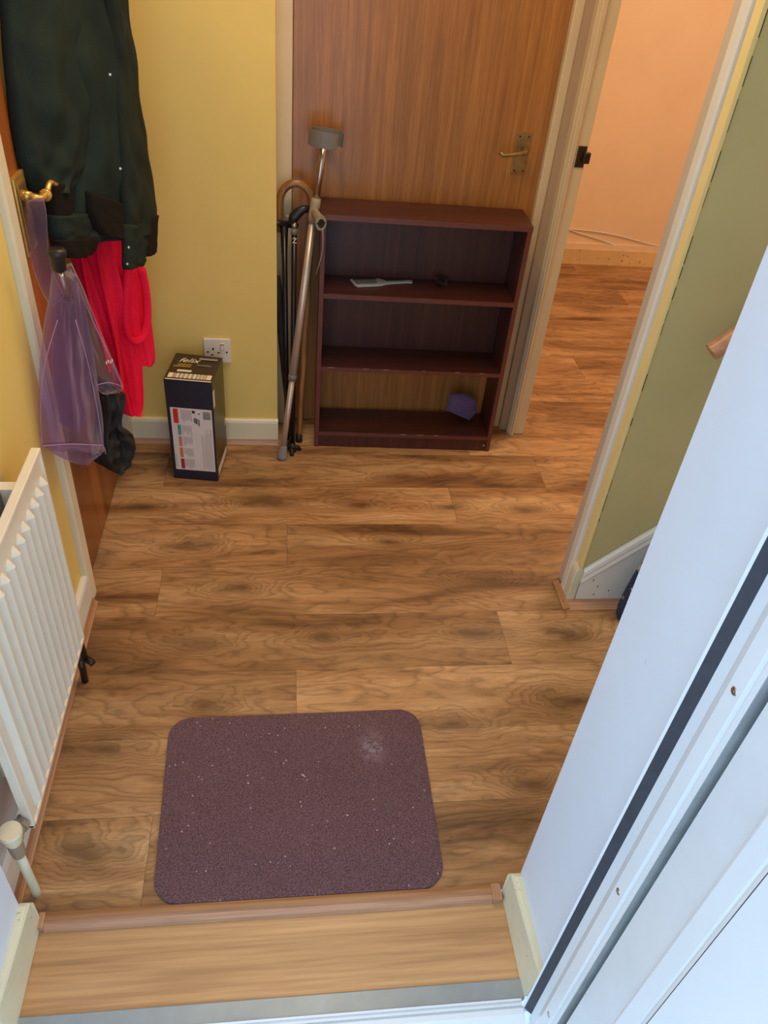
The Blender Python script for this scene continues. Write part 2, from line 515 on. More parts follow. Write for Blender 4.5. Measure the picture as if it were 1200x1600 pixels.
# ------------------------------------------------------------------ mesh helpers
def tag(o, label=None, cat=None, group=None, kind=None):
    if label:
        o['label'] = label
    if cat:
        o['category'] = cat
    if group:
        o['group'] = group
    if kind:
        o['kind'] = kind
    return o


def thing(name, loc, label, cat, group=None):
    o = bpy.data.objects.new(name, None)
    o.empty_display_size = 0.05
    o.location = loc
    COL.objects.link(o)
    return tag(o, label, cat, group)


def world_off(p):
    v = Vector((0, 0, 0))
    while p is not None:
        v += Vector(p.location)
        p = p.parent
    return v


def obj(name, bm, mat, parent=None, smooth=False, bevel=0, seg=2, label=None, sub=0):
    """bm holds world coordinates; origin becomes the parent's origin (or the mesh's own base)"""
    bmesh.ops.recalc_face_normals(bm, faces=bm.faces)
    me = bpy.data.meshes.new(name)
    if parent is None:
        xs = [v.co.x for v in bm.verts]
        ys = [v.co.y for v in bm.verts]
        zs = [v.co.z for v in bm.verts]
        if name in ('floor',) or name.startswith(('wall', 'ceiling')):
            off = Vector((0, 0, 0))
        else:
            off = Vector(((min(xs) + max(xs)) / 2, (min(ys) + max(ys)) / 2, min(zs)))
        loc = off
    else:
        off = world_off(parent)
        loc = Vector((0, 0, 0))
    for v in bm.verts:
        v.co -= off
    bm.to_mesh(me)
    bm.free()
    o = bpy.data.objects.new(name, me)
    o.location = loc
    COL.objects.link(o)
    if parent is not None:
        o.parent = parent
    for mt in (mat if isinstance(mat, (list, tuple)) else [mat]):
        me.materials.append(mt)
    if smooth:
        for p in me.polygons:
            p.use_smooth = True
    if bevel:
        md = o.modifiers.new('bevel', 'BEVEL')
        md.width = bevel
        md.segments = seg
        md.limit_method = 'ANGLE'
        md.angle_limit = math.radians(40)
    if sub:
        md = o.modifiers.new('subsurf', 'SUBSURF')
        md.levels = md.render_levels = sub
    if label:
        o['label'] = label
    return o


def box(bm, x0, x1, y0, y1, z0, z1, mi=0):
    vs = [bm.verts.new((x, y, z)) for x in (x0, x1) for y in (y0, y1) for z in (z0, z1)]
    for f in ((0, 1, 3, 2), (4, 6, 7, 5), (0, 4, 5, 1), (2, 3, 7, 6), (0, 2, 6, 4), (1, 5, 7, 3)):
        bm.faces.new([vs[i] for i in f]).material_index = mi
    return vs


def mkbox(*a, **k):
    bm = bmesh.new()
    box(bm, *a, **k)
    return bm


def ring_tube(bm, pts, rad, seg=12, cap=True, flat=1.0, up=None):
    """swept tube; rad may be list; flat squashes along the frame's second axis"""
    n = len(pts)
    pts = [Vector(p) for p in pts]
    rad = rad if isinstance(rad, (list, tuple)) else [rad] * n
    t0 = (pts[1] - pts[0]).normalized()
    ref = Vector(up) if up else (Vector((0, 0, 1)) if abs(t0.z) < 0.9 else Vector((1, 0, 0)))
    a = t0.cross(ref).normalized()
    rings = []
    for i in range(n):
        t = (pts[min(i + 1, n - 1)] - pts[max(i - 1, 0)]).normalized()
        a = (a - t * a.dot(t)).normalized()
        b = t.cross(a)
        rings.append([bm.verts.new(pts[i] + (a * math.cos(2 * PI * k / seg) + b * flat * math.sin(2 * PI * k / seg)) * rad[i]) for k in range(seg)])
    for r0, r1 in zip(rings, rings[1:]):
        for k in range(seg):
            bm.faces.new((r0[k], r0[(k + 1) % seg], r1[(k + 1) % seg], r1[k]))
    if cap:
        bm.faces.new(rings[0][::-1])
        bm.faces.new(rings[-1])
    return rings


def tube(*a, **k):
    bm = bmesh.new()
    ring_tube(bm, *a, **k)
    return bm


def loft(bm, rings, cap=True):
    vr = [[bm.verts.new(p) for p in r] for r in rings]
    s = len(vr[0])
    for r0, r1 in zip(vr, vr[1:]):
        for k in range(s):
            bm.faces.new((r0[k], r0[(k + 1) % s], r1[(k + 1) % s], r1[k]))
    if cap:
        bm.faces.new(vr[0][::-1])
        bm.faces.new(vr[-1])


def extrude_poly(bm, poly, vec):
    a = [bm.verts.new(p) for p in poly]
    b = [bm.verts.new(Vector(p) + Vector(vec)) for p in poly]
    n = len(a)
    bm.faces.new(a[::-1])
    bm.faces.new(b)
    for i in range(n):
        bm.faces.new((a[i], a[(i + 1) % n], b[(i + 1) % n], b[i]))


def text_bm(body, size, origin, ex, ey, depth=0.0004, shear=0.0, align='LEFT'):
    c = bpy.data.curves.new('txt', 'FONT')
    c.body = body
    c.size = size
    c.shear = shear
    c.extrude = depth
    c.align_x = align
    o = bpy.data.objects.new('txt', c)
    COL.objects.link(o)
    bpy.context.view_layer.update()
    dg = bpy.context.evaluated_depsgraph_get()
    me = bpy.data.meshes.new_from_object(o.evaluated_get(dg))
    bm = bmesh.new()
    bm.from_mesh(me)
    bpy.data.objects.remove(o)
    bpy.data.curves.remove(c)
    bpy.data.meshes.remove(me)
    ex, ey = Vector(ex).normalized(), Vector(ey).normalized()
    ez = ex.cross(ey)
    for v in bm.verts:
        p = v.co.copy()
        v.co = Vector(origin) + ex * p.x + ey * p.y + ez * p.z
    return bm


def cat_interp(rows, n):
    """smooth Catmull-Rom through tuples"""
    out = []
    L = len(rows) - 1
    for i in range(n):
        t = i / (n - 1) * L
        k = min(int(t), L - 1)
        f = t - k
        p0, p1, p2, p3 = rows[max(k - 1, 0)], rows[k], rows[k + 1], rows[min(k + 2, L)]
        out.append(tuple(0.5 * (2 * b + (c - a) * f + (2 * a - 5 * b + 4 * c - d) * f * f + (3 * b - a - 3 * c + d) * f ** 3)
                         for a, b, c, d in zip(p0, p1, p2, p3)))
    return out


def drape(bm, rows, A, B, thick, folds, nrow=40, ncol=36, seed=0, wr=0.002, mi=None):
    """hanging cloth as a closed, thick bag: rows (xL,yL,xR,yR) are its two side edges seen on the upright plane A-B"""
    n = Vector((B[1] - A[1], -(B[0] - A[0]), 0)).normalized()
    if n.dot(CAM_P - Vector((A[0], A[1], 1.58))) < 0:
        n = -n
    rings = []
    rr = cat_interp(rows, nrow)
    for j, (xl, yl, xr, yr) in enumerate(rr):
        v = j / (nrow - 1)
        Lp, Rp = at(xl, yl, A, B), at(xr, yr, A, B)
        front, back = [], []
        for i in range(ncol + 1):
            u = i / ncol
            s = math.sqrt(max(0.0, 1 - (2 * u - 1) ** 2))
            p = Lp.lerp(Rp, u)
            fo = sum(a * 2.2 * mnoise.noise(Vector((k * 0.95 * (u + 0.10 * math.sin(3 * v + ph * 6)) + ph * 31, v * (0.6 + dr * 2.2), seed * 3.7 + k))) for a, k, ph, dr in folds)
            wn = mnoise.noise(Vector((u * 5 + seed * 7.1, v * 9, seed))) * wr * 2.5 + mnoise.noise(Vector((u * 9 + seed, v * 14, 3.3))) * wr * 0.6
            edge = min(1, s * 1.6)
            tw = thick * s ** 0.7
            front.append(p + n * (tw + (fo + wn) * edge))
            back.append(p - n * (tw * 0.55) + n * fo * 0.3 * edge)
        rings.append(front + back[-2:0:-1])
    loft(bm, rings)


# =================================================================== SETTING
FX0, FX1 = -0.62, 2.6
Y0, PW = 2.45092, 0.192053     # plank lines at Y0 - k*PW

def make_floor():
    bm = bmesh.new()
    uvl = bm.loops.layers.uv.new('UVMap')
    cl = bm.loops.layers.float_color.new('board')
    J = {-10: .9, -9: 1.6, -8: 1.2, -7: 1.748, -6: 1.1, -5: 1.95, -4: 1.0, -3: 1.278, -2: 1.75, -1: 1.45, 0: 1.95, 1: 0.8985, 2: 0.554, 3: 0.01,
         4: -0.343, 5: 0.599, 6: 0.031, 7: 0.15, 8: -0.275}
    rnd = random.Random(21)
    LEN = 1.285
    for k in range(-10, 9):
        ya, yb = Y0 - k * PW, Y0 - (k + 1) * PW
        j = J[k]
        while j > FX0:
            j -= LEN
        x = j
        while x < FX1:
            xa, xb = max(x, FX0), min(x + LEN, FX1)
            col = (rnd.random(), rnd.random(), rnd.random(), 1)
            if xb > xa:
                vs = [bm.verts.new(p) for p in ((xa, yb, 0), (xb, yb, 0), (xb, ya, 0), (xa, ya, 0))]
                f = bm.faces.new(vs)
                uv = [(xa - x, PW), (xb - x, PW), (xb - x, 0), (xa - x, 0)]
                for lp, q in zip(f.loops, uv):
                    lp[uvl].uv = q
                    lp[cl] = col
            x += LEN
    ret = bmesh.ops.extrude_face_region(bm, geom=list(bm.faces))
    for v in [g for g in ret['geom'] if isinstance(g, bmesh.types.BMVert)]:
        v.co.z -= 0.02
    # extruded copy is the underside; keep normals tidy
    o = obj('floor', bm, M['floor'])
    return tag(o, kind='structure')


make_floor()


def struct(name, bm, mat, **k):
    return tag(obj(name, bm, mat, **k), kind='structure')


# pale lower boards inside the street door
bm = bmesh.new()
uvl = bm.loops.layers.uv.new('UVMap')
cl = bm.loops.layers.float_color.new('board')
vs = [bm.verts.new(p) for p in ((-0.49, 0.545, -0.012), (0.49, 0.545, -0.012), (0.49, 0.71, -0.012), (-0.49, 0.71, -0.012))]
f = bm.faces.new(vs)
for lp in f.loops:
    lp[uvl].uv = (0.5, 0.5)
    lp[cl] = (0.3, 0.5, 0.2, 1)
ret = bmesh.ops.extrude_face_region(bm, geom=[f])
for v in [g for g in ret['geom'] if isinstance(g, bmesh.types.BMVert)]:
    v.co.z -= 0.02
struct('floor_entrance', bm, M['lowfloor'])

# nosing between the two levels
bm = bmesh.new()
prof = [(0.7225, 0.0005), (0.7225, 0.006), (0.716, 0.0075), (0.7065, 0.0068), (0.7035, 0.004), (0.7035, -0.0118), (0.7225, -0.0118)]
extrude_poly(bm, [(-0.448, y, z) for y, z in prof], (0.868, 0, 0))
struct('trim_1', bm, M['nosing'])
bm = bmesh.new()
prof = [(0.7035, 0.0045), (0.698, 0.003), (0.6935, -0.004), (0.692, -0.0118), (0.7035, -0.0118)]
extrude_poly(bm, [(-0.448, y, z) for y, z in prof], (0.868, 0, 0))
struct('trim_2', bm, M['scotia'])
bm = mkbox(-0.462, -0.448, 0.694, 0.724, -0.0118, 0.008)
struct('trim_3', bm, M['scotiay'], bevel=0.003)
bm = mkbox(0.420, 0.440, 0.692, 0.726, -0.0118, 0.008)
struct('trim_4', bm, M['scotiay'], bevel=0.003)

# ---- walls
YB = 2.33      # yellow end wall
DB = 2.475     # face of the far door
H = 2.36
struct('wall_back', mkbox(-0.62, -0.021, YB, YB + 0.30, 0, H), M['yellow'])
struct('wall_back_right', mkbox(0.8215, 0.893, 2.44, 4.30, 0, H), M['peach'])
struct('wall_above_back_door', mkbox(-0.021, 0.8215, DB - 0.01, DB + 0.1, 2.03, H), M['yellow'])
struct('wall_behind_back_door', mkbox(-0.021, 0.8215, DB + 0.06, DB + 0.14, 0, 2.03), M['ceil'])
# left wall: in front of, above and beyond the left door
bm = bmesh.new()
box(bm, -0.62, -0.527, 0.70, 1.575, 0, H)
box(bm, -0.62, -0.527, 1.575, YB, 2.03, H)
struct('wall_left', bm, M['leftwall'])
# front wall pieces with the door reveals
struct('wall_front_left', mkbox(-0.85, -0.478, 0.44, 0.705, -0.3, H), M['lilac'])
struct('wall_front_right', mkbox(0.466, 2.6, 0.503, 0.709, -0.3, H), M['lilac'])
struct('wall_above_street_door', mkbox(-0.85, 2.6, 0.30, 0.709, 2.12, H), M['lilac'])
# stair wall (olive) and room wall with doorway
bm = bmesh.new()
box(bm, 0.832, 2.6, 1.531, 1.615, 0, H)
struct('wall_right', bm, M['olive'])
struct('wall_above_side_doorway', mkbox(0.83, 0.893, 1.615, 2.44, 2.03, H), M['yellow'])
struct('wall_side_room_back', mkbox(0.893, 2.7, 4.15, 4.25, 0, H), M['peach'])
struct('wall_side_room_right', mkbox(2.6, 2.7, 0.5, 4.15, -0.3, H), M['peach'])
struct('ceiling', mkbox(-0.85, 2.7, 0.44, 4.3, H, H + 0.1), M['ceil'])

# yellow painted wall edge between architrave and olive wall
struct('trim_5', mkbox(0.822, 0.832, 1.524, 1.556, 0.10, 2.1), M['paleyellow'], bevel=0.002)
# white architrave edge and lining edge with pinkish shade painted in of the side doorway
bm = bmesh.new()
prof = [(0.832, 1.556), (0.816, 1.556), (0.812, 1.562), (0.812, 1.585), (0.817, 1.592), (0.832, 1.592)]
extrude_poly(bm, [(x, y, 0.0) for x, y in prof], (0, 0, 2.1))
struct('trim_6', bm, M['whitegloss'])
struct('trim_7', mkbox(0.818, 0.90, 1.590, 1.628, 0.0, 2.05), M['pinkgrey'], bevel=0.003)
# crack beads at the olive/yellow corner
bm = bmesh.new()
rnd = random.Random(5)
z = 0.14
while z < 2.0:
    l = rnd.uniform(0.01, 0.06)
    if rnd.random() < 0.62:
        box(bm, 0.8318, 0.8338 + rnd.uniform(0, 0.001), 1.5270, 1.5312, z, z + l)
    z += l + rnd.uniform(0.005, 0.035)
struct('trim_8', bm, M['darkhole'])

# far jamb of the side doorway: stop bead, lining, casing
struct('trim_9', mkbox(0.852, 0.897, 2.403, 2.47, 0.0, 2.05), M['jamb'], bevel=0.002)
bm = bmesh.new()
prof = [(0.862, 2.403), (0.855, 2.391), (0.849, 2.389), (0.846, 2.395), (0.843, 2.397), (0.840, 2.404), (0.836, 2.410), (0.836, 2.45), (0.862, 2.45)]
extrude_poly(bm, [(x, y, 0.0) for x, y in prof], (0, 0, 2.05))
struct('trim_10', bm, M['jamb'])
struct('trim_11', mkbox(0.812, 0.838, 2.436, 2.475, 0.0, 2.05), M['jambshade'])  # recessed strip beside the bead, its shade painted brown
# casing round the far door
struct('trim_12', mkbox(0.787, 0.816, 2.452, 2.49, 0.0, 2.05), M['jamb'], bevel=0.003)
struct('trim_13', mkbox(-0.045, 0.0245, 2.455, 2.50, 0.0, 2.05), M['jamb'], bevel=0.003)
# strike plate on the lining
kp = thing('latch_keep', (0.88, 2.403, 0.96), 'small dark steel latch keep screwed to the cream doorway lining', 'latch')
obj('keep_plate', mkbox(0.866, 0.893, 2.400, 2.4035, 0.958, 1.018), M['darksteel'], kp, bevel=0.001)
obj('keep_box', mkbox(0.884, 0.905, 2.388, 2.4035, 0.972, 1.003), M['darksteel'], kp, bevel=0.002)

# far door
d1 = tag(bpy.data.objects.new('door_1', None), kind='structure')
d1.location = (0.4, DB, 0)
COL.objects.link(d1)
obj('door_leaf', mkbox(0.0262, 0.7868, DB, DB + 0.04, 0.006, 2.03), M['teak'], d1, bevel=0.001)
bm = bmesh.new()
box(bm, 0.694, 0.739, DB - 0.004, DB, 0.912, 1.030)
box(bm, 0.700, 0.733, DB - 0.007, DB - 0.004, 0.918, 1.024)
obj('handle_plate', bm, M['oldbrass'], d1, bevel=0.0015)
bm = bmesh.new()
ring_tube(bm, [(0.722, DB - 0.005, 0.984), (0.722, DB - 0.03, 0.984), (0.718, DB - 0.042, 0.983), (0.70, DB - 0.046, 0.980), (0.672, DB - 0.044, 0.974), (0.652, DB - 0.042, 0.972), (0.640, DB - 0.042, 0.978)], [0.009, 0.009, 0.008, 0.0065, 0.0055, 0.0065, 0.005])
obj('lever_handle', bm, M['oldbrass'], d1, smooth=True)
bm = bmesh.new()
for zz in (0.922, 1.019):
    for xx in (0.703, 0.730):
        ring_tube(bm, [(xx, DB - 0.0065, zz), (xx, DB - 0.0085, zz)], 0.0028, 8)
obj('plate_screws', bm, M['darksteel'], d1)

# left door, closed, in the left wall
d2 = tag(bpy.data.objects.new('door_2', None), kind='structure')
d2.location = (-0.56, 1.9, 0)
COL.objects.link(d2)
obj('door_leaf', mkbox(-0.575, -0.534, 1.60, 2.275, 0.006, 2.03), M['teakdark'], d2, bevel=0.001)
# backplate + lever
bm = bmesh.new()
box(bm, -0.534, -0.524, 1.652, 1.728, 0.912, 1.068)
obj('handle_plate', bm, M['brass'], d2, bevel=0.002)
obj('plate_face', mkbox(-0.524, -0.520, 1.660, 1.715, 0.925, 1.052), M['oldbrass'], d2, bevel=0.002)
HZ = 1.034
bm = bmesh.new()
ring_tube(bm, [(-0.522, 1.672, HZ), (-0.500, 1.664, HZ - 0.001)], [0.011, 0.010], 16)
ring_tube(bm, [(-0.502, 1.664, HZ), (-0.492, 1.658, HZ), (-0.485, 1.662, HZ - 0.002), (-0.480, 1.675, HZ - 0.003), (-0.479, 1.686, HZ - 0.004)], [0.007, 0.008, 0.007, 0.006, 0.007])
ring_tube(bm, [(-0.479, 1.686, HZ - 0.004), (-0.4785, 1.694, HZ - 0.004)], [0.0120, 0.0120], 16)
ring_tube(bm, [(-0.4785, 1.694, HZ - 0.004), (-0.478, 1.702, HZ - 0.004)], [0.0080, 0.0090], 16)
cur = []
for i in range(17):
    t = i / 16
    cur.append((-0.478 + 0.008 * t, 1.700 + 0.052 * t, HZ - 0.004 + 0.010 * math.sin(t * PI * 1.35) + 0.012 * t))
ring_tube(bm, cur, [0.0062 - 0.0025 * i / 16 for i in range(17)])
obj('lever_handle', bm, M['brass'], d2, smooth=True)
# casing of the left door (near upright, far upright, lining)
bm = bmesh.new()
prof = [(-0.54, 1.548), (-0.516, 1.548), (-0.511, 1.553), (-0.510, 1.590), (-0.514, 1.602), (-0.520, 1.604), (-0.54, 1.604)]
extrude_poly(bm, [(x, y, 0.0) for x, y in prof], (0, 0, 2.08))
struct('trim_14', bm, M['cream'])
struct('trim_15', mkbox(-0.56, -0.512, 2.275, 2.325, 0.0, 2.08), M['cream'], bevel=0.003)

# ---- skirtings and beadings
def skirting(name, p0, p1, z1, th, mat, nrm):
    """board with rounded top from p0 to p1 (plan), face pushed along nrm"""
    p0, p1, nrm = Vector((*p0, 0)), Vector((*p1, 0)), Vector((*nrm, 0))
    bm = bmesh.new()
    pr = [(0, 0), (th, 0), (th, z1 - 0.012), (th * 0.8, z1 - 0.003), (th * 0.5, z1), (0, z1)]
    extrude_poly(bm, [p0 + nrm * a + Vector((0, 0, b)) for a, b in pr], p1 - p0)
    return struct(name, bm, mat)


def beading(name, p0, p1, mat, nrm, s=0.017, hgt=0.019):
    p0, p1, nrm = Vector((*p0, 0)), Vector((*p1, 0)), Vector((*nrm, 0))
    bm = bmesh.new()
    pr = [(0, 0), (s, 0), (s, hgt * 0.22), (s * 0.78, hgt * 0.3), (s * 0.55, hgt * 0.52), (s * 0.34, hgt * 0.82), (s * 0.3, hgt), (0, hgt)]
    extrude_poly(bm, [p0 + nrm * a + Vector((0, 0, b)) for a, b in pr], p1 - p0)
    return struct(name, bm, mat)


skirting('baseboard_back', (-0.512, YB), (-0.019, YB), 0.098, 0.014, M['cream'], (0, -1))
beading('trim_16', (-0.512, YB - 0.014), (-0.02, YB - 0.014), M['scotia'], (0, -1), 0.010, 0.020)
skirting('baseboard_left', (-0.527, 0.705), (-0.527, 1.550), 0.10, 0.015, M['whitegloss'], (1, 0))
beading('trim_17', (-0.512, 0.706), (-0.512, 1.548), M['scotiay'], (1, 0), 0.014, 0.018)
# reveal skirtings, chipped cream, rounded end at the inner corner
for nm, x0, x1 in (('baseboard_front_left', -0.4795, -0.457), ('baseboard_front_right', 0.4675, 0.443)):
    bm = bmesh.new()
    s = 1 if x1 > x0 else -1
    zb, zt = -0.0118, 0.084
    poly = [(0.520, zb), (0.716, zb), (0.716, zt - 0.02), (0.708, zt - 0.004), (0.700, zt), (0.520, zt)]
    ring = []
    w_ = abs(x1 - x0)
    for dx, dz in ((0, 0), (w_ * 0.55, 0), (w_, -0.010)):
        pass
    a = [bm.verts.new((x0, y, z)) for y, z in poly]
    b = [bm.verts.new((x0 + s * w_ * (1 if z < zt - 0.001 else 0.55), y, z - (0.0 if z < zt - 0.001 else 0.0))) for y, z in poly]
    n = len(a)
    bm.faces.new(a[::-1])
    bm.faces.new(b)
    for i in range(n):
        bm.faces.new((a[i], a[(i + 1) % n], b[(i + 1) % n], b[i]))
    struct(nm, bm, M['oldcream'], bevel=0.003)
# side room skirting
struct('baseboard_side_room', mkbox(0.893, 2.6, 4.137, 4.15, 0, 0.084), M['peachbase'])

# ---- stair string on the olive wall, with holes, sloping cap moulding and first steps
SY = 1.531
bm = bmesh.new()
sl = (0.282 - 0.135) / (0.993 - 0.837)
def zs(x, z0=0.128):
    return z0 + (x - 0.837) * sl
poly = [(0.838, 0.0), (2.3, 0.0), (2.3, zs(2.3) - 0.035), (0.845, zs(0.845) - 0.035), (0.838, 0.075)]
extrude_poly(bm, [(x, SY, z) for x, z in poly], (0, -0.008, 0))
struct('baseboard_right', bm, M['whitegloss'])
bm = bmesh.new()
prof = [(-0.002, 0), (-0.014, 0), (-0.016, 0.006), (-0.012, 0.020), (-0.016, 0.030), (-0.014, 0.044), (-0.008, 0.052), (-0.002, 0.052)]
base = Vector((0.836, SY, zs(0.836) - 0.050))
extrude_poly(bm, [base + Vector((0, a, b)) for a, b in prof], (1.45, 0, 1.45 * sl))
struct('trim_18', bm, M['whitegloss'])
# lumpy end block on the corner
bm = bmesh.new()
prof = [(0.812, 0.0), (0.836, 0.0), (0.836, 0.128), (0.822, 0.134), (0.815, 0.120), (0.812, 0.100)]
extrude_poly(bm, [(x, 1.523, z) for x, z in prof], (0, 0.036, 0))
struct('trim_19', bm, M['oldcream'], bevel=0.004)
bm = bmesh.new()
for x, z in ((0.893, 0.062), (0.930, 0.045), (0.889, 0.030), (0.874, 0.088), (0.915, 0.150)):
    ring_tube(bm, [(x, SY - 0.0078, z), (x, SY - 0.0086, z)], 0.0022, 8)
struct('trim_20', bm, M['darkhole'])
beading('trim_21', (0.803, 1.523), (0.972, 1.523), M['scotia'], (0, -1), 0.034, 0.012)
bm = bmesh.new()
extrude_poly(bm, [(0.812, 1.605, 0), (0.812, 1.605, 0.011), (0.794, 1.605, 0.004), (0.796, 1.605, 0)], (0.0, -0.115, 0))
struct('trim_22', bm, M['scotiay'])
for i in range(4):
    x = 1.10 + i * 0.225
    o = struct('trim_%d' % (23 + i), mkbox(x, x + 0.24 if i < 3 else 2.6, 0.712, 1.520, 0, 0.20 * (i + 1)), M['whitegloss'], bevel=0.004)

# ---- threshold strips
bm = bmesh.new()
box(bm, -0.476, 0.445, 0.516, 0.551, -0.02, -0.006)
struct('trim_30', bm, M['alu'], bevel=0.002)
bm = bmesh.new()
prof = [(0.516, -0.02), (0.516, -0.003), (0.512, -0.003), (0.512, -0.006), (0.508, -0.006), (0.508, -0.002), (0.504, -0.002), (0.504, -0.006), (0.499, -0.006), (0.499, 0.0), (0.490, 0.0), (0.42, -0.02), (0.42, -0.05), (0.516, -0.05)]
extrude_poly(bm, [(-0.476, y, z) for y, z in prof], (0.9125, 0, 0))
struct('trim_31', bm, M['upvc'])

# ---- street-door frame on the right, with gasket, screws, recess band with shade painted in grey and outer panels
fr = thing('street_door_frame', (0.48, 0.43, -0.02), 'white plastic street door frame with dark gasket and screws, beside white reveal wall', 'door frame')
def azx(a, y):
    return a * y
# (azimuth slope x/y as seen from the step, depth y) -> plan profile of the frame
FT = 2.12
def upright(name, plan, mat, z0=-0.02, z1=FT, bevel=0.0, parent=fr):
    bm = bmesh.new()
    extrude_poly(bm, [(x, y, z0) for x, y in plan], (0, 0, z1 - z0))
    return obj(name, bm, mat, parent, bevel=bevel)
upright('inner_lip', [(0.4370, 0.503), (0.4383, 0.4990), (0.56, 0.4990), (0.56, 0.503)], M['upvc'])
upright('gasket', [(0.4383, 0.4990), (0.4480, 0.4880), (0.56, 0.4880), (0.56, 0.4990)], M['gasket'], z0=-0.001)
upright('jamb_profile', [(0.56, 0.4880), (0.4485, 0.4880), (0.4490, 0.4720), (0.4450, 0.4602), (0.4450, 0.4400), (0.4462, 0.4366),
                         (0.4472, 0.4350), (0.4440, 0.4310), (0.4440, 0.4240), (0.56, 0.4240)], M['upvc'])
def screw(px, py):
    p = at(px, py, ('x', 0.445))
    bm = bmesh.new()
    ring_tube(bm, [(0.4452, p.y, p.z), (0.4440, p.y, p.z)], [0.0052, 0.0042], 14)
    ring_tube(bm, [(0.4442, p.y, p.z), (0.4436, p.y, p.z)], [0.0018, 0.0016], 6)
    obj('screw', bm, M['steel'], fr, smooth=False)
for q in ((1147, 1080), (966, 1393), (857, 1585)):
    screw(*q)
upright('recess_shade_band', [(0.56, 0.4240), (0.4446, 0.4240), (0.4446, 0.4222), (0.4600, 0.4222), (0.4600, 0.4128), (0.56, 0.4128)], M['recess'])  # strip over the jamb side holds the shade in its colour
upright('outer_panel', [(0.56, 0.4128), (0.4490, 0.4128), (0.4490, 0.3480), (0.56, 0.3480)], M['upvcgrey'])
upright('raised_bead', [(0.56, 0.3480), (0.4490, 0.3480), (0.4455, 0.3450), (0.4445, 0.3420), (0.4445, 0.3180), (0.4455, 0.3152), (0.4438, 0.3120), (0.4430, 0.3080), (0.56, 0.3080)], M['upvc'])
upright('bead_gasket', [(0.56, 0.3080), (0.4432, 0.3080), (0.4432, 0.3064), (0.56, 0.3064)], M['gasket'])
upright('outer_side_panel', [(0.56, 0.3064), (0.4425, 0.3064), (0.4425, -0.30), (0.56, -0.30)], M['upvc'], z0=-0.15)

# left frame upright and outside step (outside the picture's left edge)
struct('trim_32', mkbox(-0.53, -0.478, 0.44, 0.514, -0.02, FT), M['upvc'])
struct('floor_step', mkbox(-1.6, 2.6, -1.2, 0.44, -0.2, -0.15), M['grout'])

# =================================================================== OBJECTS
# ---- bookshelf
SX, SYF = 0.104, 2.306
bs = thing('bookshelf', (0, 0, 0), 'low dark mahogany bookcase with three open shelves standing against the veneered door', 'bookshelf')
bs.location = (0.42, 2.30, 0)
ex = Vector((0.627, -0.020, 0)).normalized()
ey = Vector((-ex.y, ex.x, 0))
O = Vector((0.108, SYF, 0))
Wd, Dp, Ht, T = 0.633, 0.158, 0.814, 0.015
def sbox(bm, a0, a1, b0, b1, c0, c1):
    vs = box(bm, a0, a1, b0, b1, c0, c1)
    for v in vs:
        v.co = O + ex * v.co.x + ey * v.co.y + Vector((0, 0, v.co.z))
def shelf_part(name, dims, mat, bevel=0.001, parent=bs):
    bm = bmesh.new()
    sbox(bm, *dims)
    return obj(name, bm, mat, parent, bevel=bevel)
shelf_part('side_panel', (0, T, 0.0005, Dp, 0, Ht - T), M['mahogside'])
shelf_part('side_panel', (Wd - T, Wd, 0.0005, Dp, 0, Ht - T), M['mahogside'])
shelf_part('top_board', (-0.001, Wd + 0.001, -0.001, Dp, Ht - 0.016, Ht), M['mahog'])
shelf_part('shelf', (T, Wd - T, 0.001, Dp - 0.004, 0.557, 0.572), M['mahog'])
shelf_part('shelf', (T, Wd - T, 0.001, Dp - 0.004, 0.303, 0.317), M['mahog'])
shelf_part('bottom_board', (T, Wd - T, 0.001, Dp, 0.048, 0.062), M['mahog'])
shelf_part('plinth', (T, Wd - T, 0.002, 0.014, 0.0, 0.048), M['mahogside'])
shelf_part('back_panel', (0.004, Wd - 0.004, Dp - 0.004, Dp, 0.308, Ht - 0.016), M['mahogside'], 0)
bm = bmesh.new()
for c0, c1 in ((Ht - 0.0155, Ht - 0.0005), (0.5575, 0.5715), (0.3035, 0.3165), (0.0485, 0.0615)):
    sbox(bm, T if c0 < 0.7 else 0, Wd - (T if c0 < 0.7 else 0), -0.0022, -0.0002, c0, c1)
sbox(bm, 0.0005, T - 0.0005, -0.0018, 0.0004, 0.0, Ht - 0.016)
sbox(bm, Wd - T + 0.0005, Wd - 0.0005, -0.0018, 0.0004, 0.0, Ht - 0.016)
obj('edge_strip', bm, M['mahogedge'], bs, label='lighter brown edging')
# chips along the lowest shelf edges
rnd = random.Random(3)
for zz, n_ in ((0.3168, 7), (0.0618, 5)):
    for i in range(n_):
        bm = bmesh.new()
        a = rnd.uniform(0.03, 0.55)
        sbox(bm, a, a + rnd.uniform(0.006, 0.024), -0.0026, -0.0002, zz - 0.0008, zz + 0.0004)
        obj('edge_chip', bm, M['lightgreyplastic'], bs, label='pale chipped spot on the edging')
# brown plastic cap on plinth
bm = bmesh.new()
p = O + ex * (Wd - 0.022) + Vector((0, 0, 0.025))
ring_tube(bm, [p + ey * 0.002, p - ey * 0.0025], 0.003, 10)
obj('screw_cap', bm, M['lightgreyplastic'], bs)

# comb on the upper shelf
SH1 = 0.572
ca = at(553, 438, ('z', SH1 + 0.004))
cb = at(645, 441, ('z', SH1 + 0.004))
cx = (cb - ca).normalized()
cy = Vector((-cx.y, cx.x, 0))
ca = at(553, 443, ('z', SH1 + 0.004))
cb = at(645, 440, ('z', SH1 + 0.004))
cx = (cb - ca).normalized()
cy = Vector((-cx.y, cx.x, 0))
if cy.y < 0:
    cy = -cy
Lc = (cb - ca).length
bm = bmesh.new()
def cpt(a, b, z=0):
    return ca + cx * a + cy * b + Vector((0, 0, z))
hl = Lc * 0.46
